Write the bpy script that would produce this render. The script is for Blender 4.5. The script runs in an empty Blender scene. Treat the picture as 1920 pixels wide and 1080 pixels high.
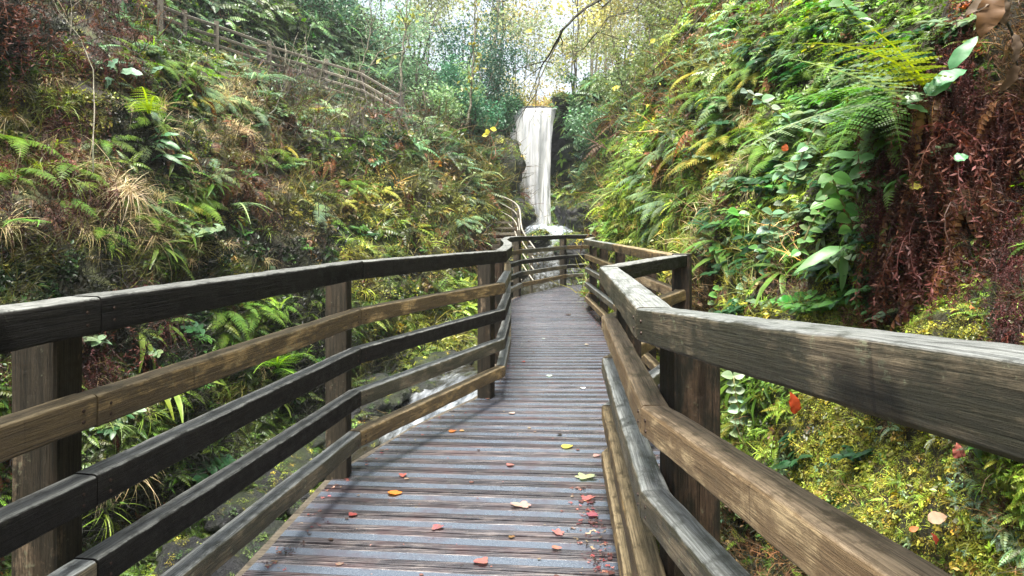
import bpy, math, random
import numpy as np
from mathutils import Vector, Matrix, noise, Quaternion
from mathutils.bvhtree import BVHTree
random.seed(7); rng = np.random.default_rng(7)
R = math.radians
scn = bpy.context.scene
COL = scn.collection
# ---------------------------------------------------------------- camera
F, H0, HZ = 1300.0, 1.35, 425.0          # focal length in px of a 1920 px frame, eye height, horizon row
cam = bpy.data.cameras.new('camera'); camo = bpy.data.objects.new('camera', cam); COL.objects.link(camo)
camo.location = (0, 0, H0); camo.rotation_euler = (R(90), 0, 0)
cam.sensor_width = 36; cam.lens = 36*F/1920; cam.shift_y = -(540-HZ)/1920
cam.clip_start = .05; cam.clip_end = 600
scn.camera = camo
def U(px, py, D): return Vector(((px-960)/F*D, D, H0-(py-HZ)/F*D))
def proj(p): return 960+p[0]/p[1]*F, HZ-(p[2]-H0)/p[1]*F

# ---------------------------------------------------------------- tagging helpers
def tag(o, label=None, cat=None, group=None, kind=None):
    if label: o['label'] = label
    if cat: o['category'] = cat
    if group: o['group'] = group
    if kind: o['kind'] = kind
    return o
def empty(name, loc, rot=None):
    o = bpy.data.objects.new(name, None); COL.objects.link(o); o.location = loc
    o.empty_display_size = .1
    if rot is not None: o.rotation_mode = 'QUATERNION'; o.rotation_quaternion = rot
    return o
def mesh_obj(name, verts, faces, mats, parent=None, cols=None, smooth=False, mi=None):
    me = bpy.data.meshes.new(name)
    if isinstance(verts, np.ndarray) and isinstance(faces, np.ndarray):
        n, k = faces.shape
        me.vertices.add(len(verts)); me.vertices.foreach_set('co', verts.astype(np.float32).ravel())
        me.loops.add(n*k); me.loops.foreach_set('vertex_index', faces.astype(np.int32).ravel())
        me.polygons.add(n); me.polygons.foreach_set('loop_start', np.arange(0, n*k, k, dtype=np.int32))
        me.polygons.foreach_set('loop_total', np.full(n, k, dtype=np.int32))
        me.update(calc_edges=True)
    else:
        me.from_pydata([tuple(v) for v in verts], [], [tuple(f) for f in faces])
    if cols is not None:
        a = me.color_attributes.new('Col', 'FLOAT_COLOR', 'POINT')
        c = np.ones((len(me.vertices), 4), dtype=np.float32); c[:, :3] = np.asarray(cols, dtype=np.float32)
        a.data.foreach_set('color', c.ravel())
    for m in (mats if isinstance(mats, (list, tuple)) else [mats]): me.materials.append(m)
    if smooth: me.polygons.foreach_set('use_smooth', np.ones(len(me.polygons), dtype=bool))
    if mi is not None: me.polygons.foreach_set('material_index', np.asarray(mi, dtype=np.int32))
    me.update()
    o = bpy.data.objects.new(name, me); COL.objects.link(o)
    if parent: o.parent = parent
    return o
class MB:
    def __init__(s): s.v = []; s.f = []; s.c = []
    def add(s, vs, fs, col=(1, 1, 1)):
        b = len(s.v); s.v += [tuple(v) for v in vs]; s.f += [tuple(i+b for i in f) for f in fs]
        s.c += [col]*len(vs)
    def tube(s, pts, rads, n=6, col=(1, 1, 1)):
        pts = [Vector(p) for p in pts]; vs = []; fs = []
        for i, p in enumerate(pts):
            t = (pts[min(i+1, len(pts)-1)]-pts[max(i-1, 0)]).normalized()
            a = t.cross(Vector((.3, .9, .2))).normalized(); b = t.cross(a)
            for k in range(n):
                an = 2*math.pi*k/n; vs.append(p+(a*math.cos(an)+b*math.sin(an))*rads[i])
        for i in range(len(pts)-1):
            for k in range(n):
                fs.append((i*n+k, i*n+(k+1) % n, (i+1)*n+(k+1) % n, (i+1)*n+k))
        fs.append(tuple(range(n-1, -1, -1))); fs.append(tuple(range((len(pts)-1)*n, len(pts)*n)))
        s.add(vs, fs, col)
    def leaf(s, base, d, nrm, L, W, col=(1, 1, 1), fold=.15, droop=0.):
        """six point leaf with a fold along the midrib"""
        d = Vector(d).normalized(); sd = d.cross(Vector(nrm)); sd = sd.normalized() if sd.length > 1e-4 else Vector((1, 0, 0))
        up = sd.cross(d); base = Vector(base)
        m1 = base+d*L*.35-up*droop*L*.1; m2 = base+d*L*.72-up*droop*L*.35; tip = base+d*L-up*droop*L*.7
        e = up*W*fold
        vs = [base, m1+sd*W*.5+e, m2+sd*W*.38+e, tip, m2-sd*W*.38+e, m1-sd*W*.5+e, m1, m2]
        s.add(vs, [(0, 1, 6), (6, 1, 2, 7), (7, 2, 3), (0, 6, 5), (6, 7, 4, 5), (7, 3, 4)], col)
    def build(s, name, mat, parent=None, smooth=False):
        return mesh_obj(name, s.v, s.f, mat, parent, s.c, smooth)
def copy_tree(o, parent=None):
    c = o.copy(); COL.objects.link(c); c.parent = parent
    for ch in o.children: copy_tree(ch, c)
    return c

# ---------------------------------------------------------------- materials
def newmat(name):
    m = bpy.data.materials.new(name); m.use_nodes = True
    nt = m.node_tree; nt.nodes.clear()
    out = nt.nodes.new('ShaderNodeOutputMaterial')
    def N(t, **kw):
        n = nt.nodes.new(t)
        for k, v in kw.items():
            if k.startswith('i_'):
                key = k[2:].replace('_', ' ')
                n.inputs[int(key) if key.isdigit() else key].default_value = v
            else: setattr(n, k, v)
        return n
    L = nt.links.new
    return m, N, L, out
def ramp(N, L, src, stops):
    r = N('ShaderNodeValToRGB'); el = r.color_ramp.elements
    while len(el) < len(stops): el.new(.5)
    for e, (p, c) in zip(el, stops):
        e.position = p; e.color = (*c, 1) if len(c) == 3 else c
    L(src, r.inputs[0]); return r
def mix(N, L, a, b, f, mode='MIX'):
    m = N('ShaderNodeMix', data_type='RGBA', blend_type=mode)
    for s, i in ((a, 6), (b, 7), (f, 0)):
        if isinstance(s, (int, float)): m.inputs[i].default_value = s
        elif isinstance(s, tuple): m.inputs[i].default_value = (*s, 1)
        else: L(s, m.inputs[i])
    return m.outputs[2]
def math_(N, L, op, a, b=None, clamp=False):
    m = N('ShaderNodeMath', operation=op, use_clamp=clamp)
    for s, i in ((a, 0), (b, 1)):
        if s is None: continue
        if isinstance(s, (int, float)): m.inputs[i].default_value = s
        else: L(s, m.inputs[i])
    return m.outputs[0]

def leaf_material(name='foliage', rough=.38, trans=.35, vary=.15):
    m, N, L, out = newmat(name)
    at = N('ShaderNodeAttribute', attribute_name='Col')
    oi = N('ShaderNodeObjectInfo')
    nz = N('ShaderNodeTexNoise', i_Scale=9.0, i_Detail=3.0)
    tc = N('ShaderNodeTexCoord'); L(tc.outputs['Object'], nz.inputs['Vector'])
    v = math_(N, L, 'MULTIPLY_ADD', nz.outputs[0], .9); v.node.inputs[2].default_value = .55
    r = math_(N, L, 'MULTIPLY_ADD', oi.outputs['Random'], 2*vary); r.node.inputs[2].default_value = 1-vary
    vv = math_(N, L, 'MULTIPLY', v, r)
    hs = N('ShaderNodeHueSaturation'); L(at.outputs['Color'], hs.inputs['Color']); L(vv, hs.inputs['Value'])
    h = math_(N, L, 'MULTIPLY_ADD', oi.outputs['Random'], .02); h.node.inputs[2].default_value = .49
    L(h, hs.inputs['Hue'])
    p = N('ShaderNodeBsdfPrincipled'); L(hs.outputs[0], p.inputs['Base Color'])
    p.inputs['Roughness'].default_value = rough; p.inputs['Specular IOR Level'].default_value = .5
    t = N('ShaderNodeBsdfTranslucent'); hs2 = N('ShaderNodeHueSaturation', i_Saturation=1.15, i_Value=1.3)
    L(hs.outputs[0], hs2.inputs['Color']); L(hs2.outputs[0], t.inputs['Color'])
    ms = N('ShaderNodeMixShader'); ms.inputs[0].default_value = trans
    L(p.outputs[0], ms.inputs[1]); L(t.outputs[0], ms.inputs[2]); L(ms.outputs[0], out.inputs[0])
    return m
M_LEAF = leaf_material()
M_MOSSLEAF = leaf_material('moss_tuft', .7, .25)
M_DRY = leaf_material('dry_foliage', .65, .25)

def wood_material(name, base, dark, top, stain=.5, rough=.45, algae=(.012, .014, .011), algae_amt=.45, seed=0., topamt=.85, spec=.28):
    m, N, L, out = newmat(name)
    tc = N('ShaderNodeTexCoord'); oi = N('ShaderNodeObjectInfo')
    off = N('ShaderNodeVectorMath', operation='MULTIPLY_ADD'); L(oi.outputs['Random'], off.inputs[0])
    off.inputs[1].default_value = (37, 19, 53); L(tc.outputs['Object'], off.inputs[2])
    def nz(scale, sc, det, ro, dist=0.):
        mp = N('ShaderNodeMapping'); mp.inputs['Scale'].default_value = scale; L(off.outputs[0], mp.inputs[0])
        n = N('ShaderNodeTexNoise', i_Scale=sc, i_Detail=det, i_Roughness=ro, i_Distortion=dist); L(mp.outputs[0], n.inputs['Vector']); return n.outputs[0]
    g = nz((1.6, 30, 30), 2.4, 8.0, .75, .6)        # broad grain
    fine = nz((3.0, 130, 130), 2.0, 4.0, .6, .2)    # fine grain lines
    b = nz((2.4, 7, 7), 1.3, 6.0, .68, .3)          # stains
    b2 = nz((9, 14, 14), 1.6, 7.0, .75)             # mottling
    drip = nz((34, 3.0, 1.2), 1.0, 3.0, .6)         # streaks running across the board
    col = ramp(N, L, g, [(.36, dark), (.5, base), (.66, tuple(min(1, c*1.55) for c in base))]).outputs[0]
    col = mix(N, L, col, tuple(c*.35 for c in dark), ramp(N, L, fine, [(.34, (.75, .75, .75)), (.50, (0, 0, 0))]).outputs[0])
    ar = ramp(N, L, math_(N, L, 'ADD', math_(N, L, 'MULTIPLY', b, .6), math_(N, L, 'MULTIPLY', b2, .4)), [(.60-algae_amt*.42, (1, 1, 1)), (.68-algae_amt*.34, (0, 0, 0))])
    col = mix(N, L, col, algae, math_(N, L, 'MULTIPLY', ar.outputs[0], .85))
    vo = N('ShaderNodeTexVoronoi', i_Scale=1.0); mk = N('ShaderNodeMapping'); mk.inputs['Scale'].default_value = (2.0, 11, 11)
    L(off.outputs[0], mk.inputs[0]); L(mk.outputs[0], vo.inputs['Vector'])
    kr = ramp(N, L, vo.outputs['Distance'], [(.10, (1, 1, 1)), (.2, (0, 0, 0))])
    col = mix(N, L, col, tuple(c*.25 for c in base), math_(N, L, 'MULTIPLY', kr.outputs[0], .8))
    dr = ramp(N, L, drip, [(.66, (0, 0, 0)), (.72, (1, 1, 1))]); col = mix(N, L, col, tuple(c*.5 for c in dark), math_(N, L, 'MULTIPLY', dr.outputs[0], .6))
    sp = N('ShaderNodeTexNoise', i_Scale=46.0, i_Detail=5.0, i_Roughness=.7); L(off.outputs[0], sp.inputs['Vector'])
    sr = ramp(N, L, math_(N, L, 'ADD', math_(N, L, 'MULTIPLY', sp.outputs[0], .6), math_(N, L, 'MULTIPLY', b, .4)), [(.585, (0, 0, 0)), (.63, (1, 1, 1))])
    col = mix(N, L, col, (.25, .27, .17), math_(N, L, 'MULTIPLY', sr.outputs[0], stain))
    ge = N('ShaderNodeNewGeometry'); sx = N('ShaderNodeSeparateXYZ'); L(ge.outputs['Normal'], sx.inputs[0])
    tr = ramp(N, L, math_(N, L, 'ADD', sx.outputs[2], math_(N, L, 'MULTIPLY', math_(N, L, 'SUBTRACT', b2, .5), .8)), [(.5, (0, 0, 0)), (.8, (1, 1, 1))])  # upward faces painted paler: worn silver grey plus sky sheen on wet tops
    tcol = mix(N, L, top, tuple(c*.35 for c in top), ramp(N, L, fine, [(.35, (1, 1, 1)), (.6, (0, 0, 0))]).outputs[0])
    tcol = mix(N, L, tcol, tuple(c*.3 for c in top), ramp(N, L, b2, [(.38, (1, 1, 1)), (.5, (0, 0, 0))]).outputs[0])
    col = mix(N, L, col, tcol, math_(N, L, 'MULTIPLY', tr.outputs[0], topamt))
    rv = math_(N, L, 'MULTIPLY_ADD', oi.outputs['Random'], .4); rv.node.inputs[2].default_value = .8
    hs = N('ShaderNodeHueSaturation'); L(col, hs.inputs['Color']); L(rv, hs.inputs['Value'])
    p = N('ShaderNodeBsdfPrincipled'); L(hs.outputs[0], p.inputs['Base Color'])
    rr = N('ShaderNodeMapRange', i_1=.3, i_2=.7, i_3=rough-.1, i_4=rough+.3); L(b2, rr.inputs[0]); L(rr.outputs[0], p.inputs['Roughness'])
    p.inputs['Specular IOR Level'].default_value = spec
    bm = N('ShaderNodeBump', i_Strength=1.0, i_Distance=.008)
    hh = math_(N, L, 'ADD', math_(N, L, 'ADD', g, math_(N, L, 'MULTIPLY', fine, .5)), math_(N, L, 'MULTIPLY', sp.outputs[0], .3)); L(hh, bm.inputs['Height'])
    L(bm.outputs[0], p.inputs['Normal']); L(p.outputs[0], out.inputs[0])
    return m
W_BLACK = wood_material('algae_black_timber', (.010, .009, .007), (.004, .0035, .003), (.28, .29, .27), .07, .42, algae=(.004, .004, .0035), algae_amt=.6, spec=.14)  # algae black, darkened further for faces turned from the sun
W_BROWN = wood_material('brown_timber', (.29, .20, .085), (.10, .066, .028), (.34, .27, .16), .4, .45, algae=(.05, .036, .018), algae_amt=.25)
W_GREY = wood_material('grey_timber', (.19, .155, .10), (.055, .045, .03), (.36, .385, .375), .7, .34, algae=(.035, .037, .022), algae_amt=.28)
W_PALE = wood_material('pale_timber', (.46, .35, .20), (.22, .145, .075), (.34, .265, .18), .5, .42, algae=(.14, .09, .045), algae_amt=.25)
W_POST = wood_material('post_timber', (.27, .20, .13), (.08, .058, .036), (.14, .12, .09), .4, .6, algae_amt=.15)
W_DKPOST = wood_material('dark_post_timber', (.07, .045, .028), (.018, .012, .008), (.12, .11, .09), .3, .45, algae_amt=.35)
W_FAR = wood_material('sun_bleached_timber', (.40, .35, .26), (.16, .13, .09), (.55, .52, .44), .3, .6, algae=(.08, .07, .05), algae_amt=.1)

M_IRON, _N, _L, _o = newmat('rusty_iron'); _n = _N('ShaderNodeTexNoise', i_Scale=300.0); _p = _N('ShaderNodeBsdfPrincipled', i_Roughness=.55, i_Metallic=.4); _L(ramp(_N, _L, _n.outputs[0], [(.4, (.012, .010, .009)), (.6, (.06, .03, .018))]).outputs[0], _p.inputs['Base Color']); _L(_p.outputs[0], _o.inputs[0])
def deck_material():
    m, N, L, out = newmat('wet_deck_timber')
    tc = N('ShaderNodeTexCoord'); ge = N('ShaderNodeNewGeometry'); oi = N('ShaderNodeObjectInfo')
    mp = N('ShaderNodeMapping'); mp.inputs['Scale'].default_value = (2.2, 45, 1); L(ge.outputs['Position'], mp.inputs[0])
    g = N('ShaderNodeTexNoise', i_Scale=1.6, i_Detail=7.0, i_Roughness=.65); L(mp.outputs[0], g.inputs['Vector'])
    b = N('ShaderNodeTexNoise', i_Scale=3.2, i_Detail=6.0, i_Roughness=.62); L(ge.outputs['Position'], b.inputs['Vector'])
    col = ramp(N, L, g.outputs[0], [(.3, (.013, .013, .015)), (.5, (.056, .053, .058)), (.70, (.21, .185, .175))]).outputs[0]
    r2 = ramp(N, L, b.outputs[0], [(.48, (0, 0, 0)), (.7, (1, 1, 1))])
    col = mix(N, L, col, (.07, .026, .024), math_(N, L, 'MULTIPLY', r2.outputs[0], .45))
    rv = math_(N, L, 'MULTIPLY_ADD', oi.outputs['Random'], .9); rv.node.inputs[2].default_value = .55
    hs = N('ShaderNodeHueSaturation'); L(col, hs.inputs['Color']); L(rv, hs.inputs['Value'])
    p = N('ShaderNodeBsdfPrincipled'); L(hs.outputs[0], p.inputs['Base Color'])
    rr = N('ShaderNodeMapRange', i_1=.3, i_2=.7, i_3=.16, i_4=.42); L(b.outputs[0], rr.inputs[0]); L(rr.outputs[0], p.inputs['Roughness'])
    p.inputs['Specular IOR Level'].default_value = .9
    bm = N('ShaderNodeBump', i_Strength=.5, i_Distance=.004); L(g.outputs[0], bm.inputs['Height']); L(bm.outputs[0], p.inputs['Normal'])
    L(p.outputs[0], out.inputs[0]); return m
def grit_material():
    m, N, L, out = newmat('grit_strip')
    ge = N('ShaderNodeNewGeometry')
    a = N('ShaderNodeTexNoise', i_Scale=420.0, i_Detail=2.0); L(ge.outputs['Position'], a.inputs['Vector'])
    b = N('ShaderNodeTexNoise', i_Scale=4.0, i_Detail=6.0, i_Roughness=.65); L(ge.outputs['Position'], b.inputs['Vector'])
    col = ramp(N, L, a.outputs[0], [(.35, (.052, .067, .090)), (.6, (.105, .128, .162)), (.75, (.30, .33, .36))]).outputs[0]  # blue-grey grit, lightened to paint in the sky's reflection
    r2 = ramp(N, L, b.outputs[0], [(.5, (0, 0, 0)), (.68, (1, 1, 1))])
    col = mix(N, L, col, (.06, .030, .032), math_(N, L, 'MULTIPLY', r2.outputs[0], .5))
    p = N('ShaderNodeBsdfPrincipled'); L(col, p.inputs['Base Color'])
    rr = N('ShaderNodeMapRange', i_1=.3, i_2=.7, i_3=.14, i_4=.42); L(b.outputs[0], rr.inputs[0]); L(rr.outputs[0], p.inputs['Roughness'])
    bm = N('ShaderNodeBump', i_Strength=.6, i_Distance=.002); L(a.outputs[0], bm.inputs['Height']); L(bm.outputs[0], p.inputs['Normal'])
    L(p.outputs[0], out.inputs[0]); return m
M_DECK, M_GRIT = deck_material(), grit_material()

def earth_material(name, cols, rock=(.03, .03, .028), rough=.75, moss=(.10, .12, .025), msc=1.3):
    m, N, L, out = newmat(name)
    ge = N('ShaderNodeNewGeometry')
    a = N('ShaderNodeTexNoise', i_Scale=msc, i_Detail=9.0, i_Roughness=.65); L(ge.outputs['Position'], a.inputs['Vector'])
    b = N('ShaderNodeTexNoise', i_Scale=14.0, i_Detail=8.0, i_Roughness=.7); L(ge.outputs['Position'], b.inputs['Vector'])
    col = ramp(N, L, b.outputs[0], [(.3, cols[0]), (.5, cols[1]), (.7, cols[2])]).outputs[0]
    mr = ramp(N, L, a.outputs[0], [(.44, (0, 0, 0)), (.58, (1, 1, 1))])
    mcol = mix(N, L, moss, tuple(c*.3 for c in moss), b.outputs[0])
    col = mix(N, L, col, mcol, math_(N, L, 'MULTIPLY', mr.outputs[0], .85))
    rr = ramp(N, L, a.outputs[0], [(.33, (1, 1, 1)), (.42, (0, 0, 0))]); col = mix(N, L, col, rock, rr.outputs[0])
    p = N('ShaderNodeBsdfPrincipled', i_Roughness=rough); L(col, p.inputs['Base Color'])
    bm = N('ShaderNodeBump', i_Strength=1.0, i_Distance=.06)
    L(math_(N, L, 'ADD', a.outputs[0], b.outputs[0]), bm.inputs['Height'])
    L(bm.outputs[0], p.inputs['Normal']); L(p.outputs[0], out.inputs[0]); return m
M_BANK = earth_material('mossy_earth', [(.012, .009, .006), (.035, .026, .014), (.07, .045, .024)])
M_ROCK = earth_material('wet_rock', [(.004, .0045, .005), (.010, .011, .012), (.026, .027, .027)], rock=(.006, .006, .008), rough=.42, moss=(.035, .05, .012))
M_CLIFF = earth_material('wet_cliff_rock', [(.003, .004, .006), (.007, .010, .013), (.018, .023, .028)], rock=(.004, .006, .009), rough=.55, moss=(.022, .05, .022), msc=.8)
M_BARK = earth_material('bark', [(.02, .015, .011), (.06, .047, .033), (.14, .12, .09)], rock=(.03, .02, .015), rough=.8, moss=(.07, .08, .03), msc=2.5)
M_PALEBARK = earth_material('pale_bark', [(.14, .12, .085), (.28, .25, .18), (.42, .39, .31)], rock=(.10, .08, .06), rough=.8, moss=(.16, .18, .09), msc=2.5)

# ---------------------------------------------------------------- terrain
def fbm(p, sc, oc=4):
    return noise.fractal(Vector(p)*sc, 1.0, 2.1, oc, noise_basis='PERLIN_ORIGINAL')
def bank(stations, nu, nv, name, amp, sgn):
    ys = sorted(stations); A = np.array([stations[y] for y in ys], dtype=float)   # S x V x 2
    V = A.shape[1]; us = np.concatenate([np.linspace(ys[0], 30, nu-20), np.linspace(30.8, ys[-1], 20)]); vs = np.linspace(0, V-1, nv)
    P = np.zeros((nu, nv, 3))
    for j, v in enumerate(vs):
        i0 = min(int(v), V-2); t = v-i0
        prof = A[:, i0]*(1-t)+A[:, i0+1]*t
        P[:, j, 0] = np.interp(us, ys, prof[:, 0]); P[:, j, 2] = np.interp(us, ys, prof[:, 1]); P[:, j, 1] = us
    # soften the stations along the length
    for _ in range(3): P[1:-1, :, 0] = .25*P[:-2, :, 0]+.5*P[1:-1, :, 0]+.25*P[2:, :, 0]; P[1:-1, :, 2] = .25*P[:-2, :, 2]+.5*P[1:-1, :, 2]+.25*P[2:, :, 2]
    verts = P.reshape(-1, 3).copy()
    for k in range(len(verts)):
        p = verts[k]; v = vs[k % nv]; a = amp*min(1, .25+v*.45)
        if p[1] < 12 and v < 4: a *= .75
        d = fbm(p, .55, 5)*.85+fbm((p[0]+9, p[1], p[2]), 1.9, 4)*.32
        verts[k, 0] += sgn*d*a; verts[k, 2] += d*a*.35
    idx = np.arange(nu*nv).reshape(nu, nv)
    f = np.stack([idx[:-1, :-1], idx[1:, :-1], idx[1:, 1:], idx[:-1, 1:]], -1).reshape(-1, 4)
    if sgn < 0: f = f[:, ::-1]
    o = mesh_obj(name, verts, f, M_BANK, smooth=True)
    return o, verts, f
LEFT = {
 -6: [(-.3,-1.8),(-2.0,-1.35),(-3.0,-1.0),(-3.3,0.0),(-3.7,1.5),(-4.6,3.2),(-6.0,5.0),(-7.2,5.2),(-9,7),(-15,12),(-40,20)],
  3: [(-.3,-1.8),(-2.0,-1.35),(-3.0,-1.0),(-3.3,0.1),(-3.75,1.6),(-4.7,3.3),(-6.4,5.0),(-7.6,5.2),(-9.4,7.2),(-15,13),(-40,21)],
  8: [(-.2,-1.8),(-1.9,-1.2),(-2.6,-.9),(-3.0,.2),(-3.6,1.6),(-4.7,3.3),(-6.6,5.0),(-7.8,5.2),(-9.6,7.3),(-15,13),(-40,21)],
 13: [( .3,-1.6),(-1.1,-1.0),(-1.6,-.6),(-2.0,.4),(-2.8,1.7),(-4.0,3.3),(-6.5,4.9),(-7.9,5.1),(-9.6,7.4),(-15,13),(-40,21)],
 17: [( .6,-1.2),(-.6,-.5),(-.9,.2),(-1.1,.8),(-1.8,2.1),(-3.0,3.6),(-5.8,5.0),(-7.3,5.2),(-9.1,7.8),(-14,14),(-40,22)],
 20: [( .6,-.6),(-.2,.1),(-.75,.9),(-.95,1.6),(-1.5,2.8),(-2.6,4.1),(-5.1,5.1),(-6.8,5.3),(-8.8,8.2),(-14,14),(-40,22)],
 24: [( .7,-.2),( 0,.6),(-.3,1.2),(-.6,2.4),(-1.0,3.6),(-2.0,4.8),(-3.9,5.4),(-5.4,5.7),(-7.7,9),(-13,15),(-40,24)],
 29: [( .9,.3),( .2,1.0),( 0,1.8),(-.1,3),(-.25,4.6),(-1.0,6.1),(-2.5,7),(-4.5,8),(-7,11),(-12,17),(-40,26)],
 34: [(1.0,6.2),(.2,6.5),( -.2,6.7),(-.7,7),(-1.4,7.4),(-2.2,7.9),(-3.5,8.7),(-5.5,10),(-8,13),(-13,18),(-42,28)],
 95: [(4.0,12),(2.0,12.2),( 0,12.6),(-2,13.5),(-4,14.6),(-6,16),(-9,18),(-13,21),(-18,25),(-26,30),(-60,40)]}
RIGHT = {
 -6: [(-.4,-1.8),(.35,-1.2),(.75,-.6),(.85,0),(1.0,.8),(1.3,1.7),(1.9,2.8),(3.0,4.2),(5,6.5),(9,11),(40,20)],
  1: [(-.4,-1.8),(.4,-1.2),(.78,-.6),(.88,0),(1.05,.8),(1.35,1.7),(1.95,2.8),(3.1,4.2),(5.2,6.7),(9,11.5),(40,20)],
  3: [(-.4,-1.8),(.6,-1.2),(1.0,-.6),(1.12,0),(1.3,.9),(1.6,1.8),(2.25,3.0),(3.3,4.5),(5.4,7),(9.5,12),(40,21)],
  5: [(-.3,-1.8),(1.1,-1.2),(1.45,-.7),(1.55,0),(1.7,.9),(2.05,1.9),(2.7,3.1),(3.8,4.8),(5.8,7.2),(10,12.5),(40,21)],
  9: [(-.2,-1.7),(1.1,-1.2),(1.5,-.8),(1.6,0),(1.75,1.0),(2.1,2.2),(2.75,3.6),(3.9,5.3),(6,8),(10,13),(40,22)],
 13: [(.3,-1.5),(1.2,-1.1),(1.5,-.8),(1.56,0),(1.68,1.2),(1.95,2.4),(2.45,3.9),(3.5,5.6),(5.6,8.5),(9.5,14),(40,23)],
 16: [(.8,-1.2),(2.1,-.9),(2.7,-.5),(2.8,.2),(3.0,1.4),(3.15,2.6),(3.6,4.1),(4.6,6.0),(6.5,9),(10.5,14.5),(40,24)],
 23: [(1.0,-.4),(2.4,.1),(3.2,.5),(3.4,1),(3.5,2),(3.7,3.2),(4.0,4.8),(4.8,6.6),(6.8,9.5),(11,15),(40,25)],
 29: [(1.0,.3),(2.2,.8),(2.9,1.2),(3.1,1.8),(3.2,2.6),(3.4,4.0),(3.5,5.4),(4.3,7.2),(6.6,10),(11,16),(40,26)],
 34: [(1.0,6.2),(1.8,6.5),(2.5,6.8),(2.9,7.1),(3.5,7.5),(4.2,8),(5.0,8.6),(6.2,9.5),(8.5,12),(13,17),(42,28)],
 95: [(4.0,12),(5.5,12.2),( 7,12.6),(9,13.3),(11,14.2),(13,15.4),(15,17),(18,20),(22,24),(30,30),(60,40)]}
ltb, lv, lf = bank(LEFT, 250, 150, 'terrain', .55, 1); tag(ltb, 'steep earthy gorge side left of the boardwalk under the hillside fence', 'hillside', kind='structure')
rtb, rv_, rf = bank(RIGHT, 250, 150, 'terrain', .40, -1); tag(rtb, 'steep mossy gorge side right of the boardwalk', 'hillside', kind='structure')
# cliff behind the waterfall
def cliff():
    nx, nz = 90, 70; vs = []
    for i in range(nx):
        for j in range(nz):
            x = -3+9.5*i/(nx-1); t = j/(nz-1); z = .2+6.5*min(t/.86, 1)
            y = 30.6
            if x > 1.75: y -= 2.6*min(1, (x-1.75)/1.6)*(.35+.65*min(1, z/6))    # mossy buttress right of the fall
            if 1.5 < x < 2.6: y += .5*(1-abs(x-2.0)/.6) if abs(x-2.0) < .6 else 0
            if x < 0: y -= 1.6*min(1, -x/1.2)
            d = fbm((x, z*1.7, 3), .8, 5)*.55+fbm((x, z*3, 9), 2.6, 3)*.18
            y += d
            if t > .86: y += (t-.86)/.14*4.5; z = 6.7+(t-.86)/.14*.5 + (max(0, x-1.9)*.35+max(0, -.1-x)*.3)
            vs.append((x, y, z+(.15*d)))
    f = [(i*nz+j, (i+1)*nz+j, (i+1)*nz+j+1, i*nz+j+1) for i in range(nx-1) for j in range(nz-1)]
    return mesh_obj('cliff', np.array(vs), np.array(f), M_CLIFF, smooth=True), np.array(vs), np.array(f)
cl, cv, cf = cliff(); tag(cl, 'dark wet rock cliff the waterfall drops over', 'cliff', kind='structure')
def bvh(v, f): return BVHTree.FromPolygons([tuple(p) for p in v], [tuple(q) for q in f])
allv = np.concatenate([lv, rv_, cv]); allf = np.concatenate([lf, rf+len(lv), cf+len(lv)+len(rv_)])
NL, NR = len(lf), len(rf)
BV = bvh(allv, allf)
def hit(px, py, o=None):
    d = U(px, py, 1.0)-Vector((0, 0, H0)); d.normalize()
    loc, n, i, _ = BV.ray_cast(Vector((0, 0, H0)), d, 120)
    if loc is None: return None
    if n.dot(d) > 0: n = -n
    return loc, n, (0 if i < NL else 1 if i < NL+NR else 2)
# ground far below and round everything
gm = mesh_obj('ground', [(-60, -10, -2.2), (60, -10, -2.2), (60, 98, -2.2), (-60, 98, -2.2)], [(0, 1, 2, 3)], M_BANK)
tag(gm, 'dark earth under the gorge', 'ground', kind='structure')

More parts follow.
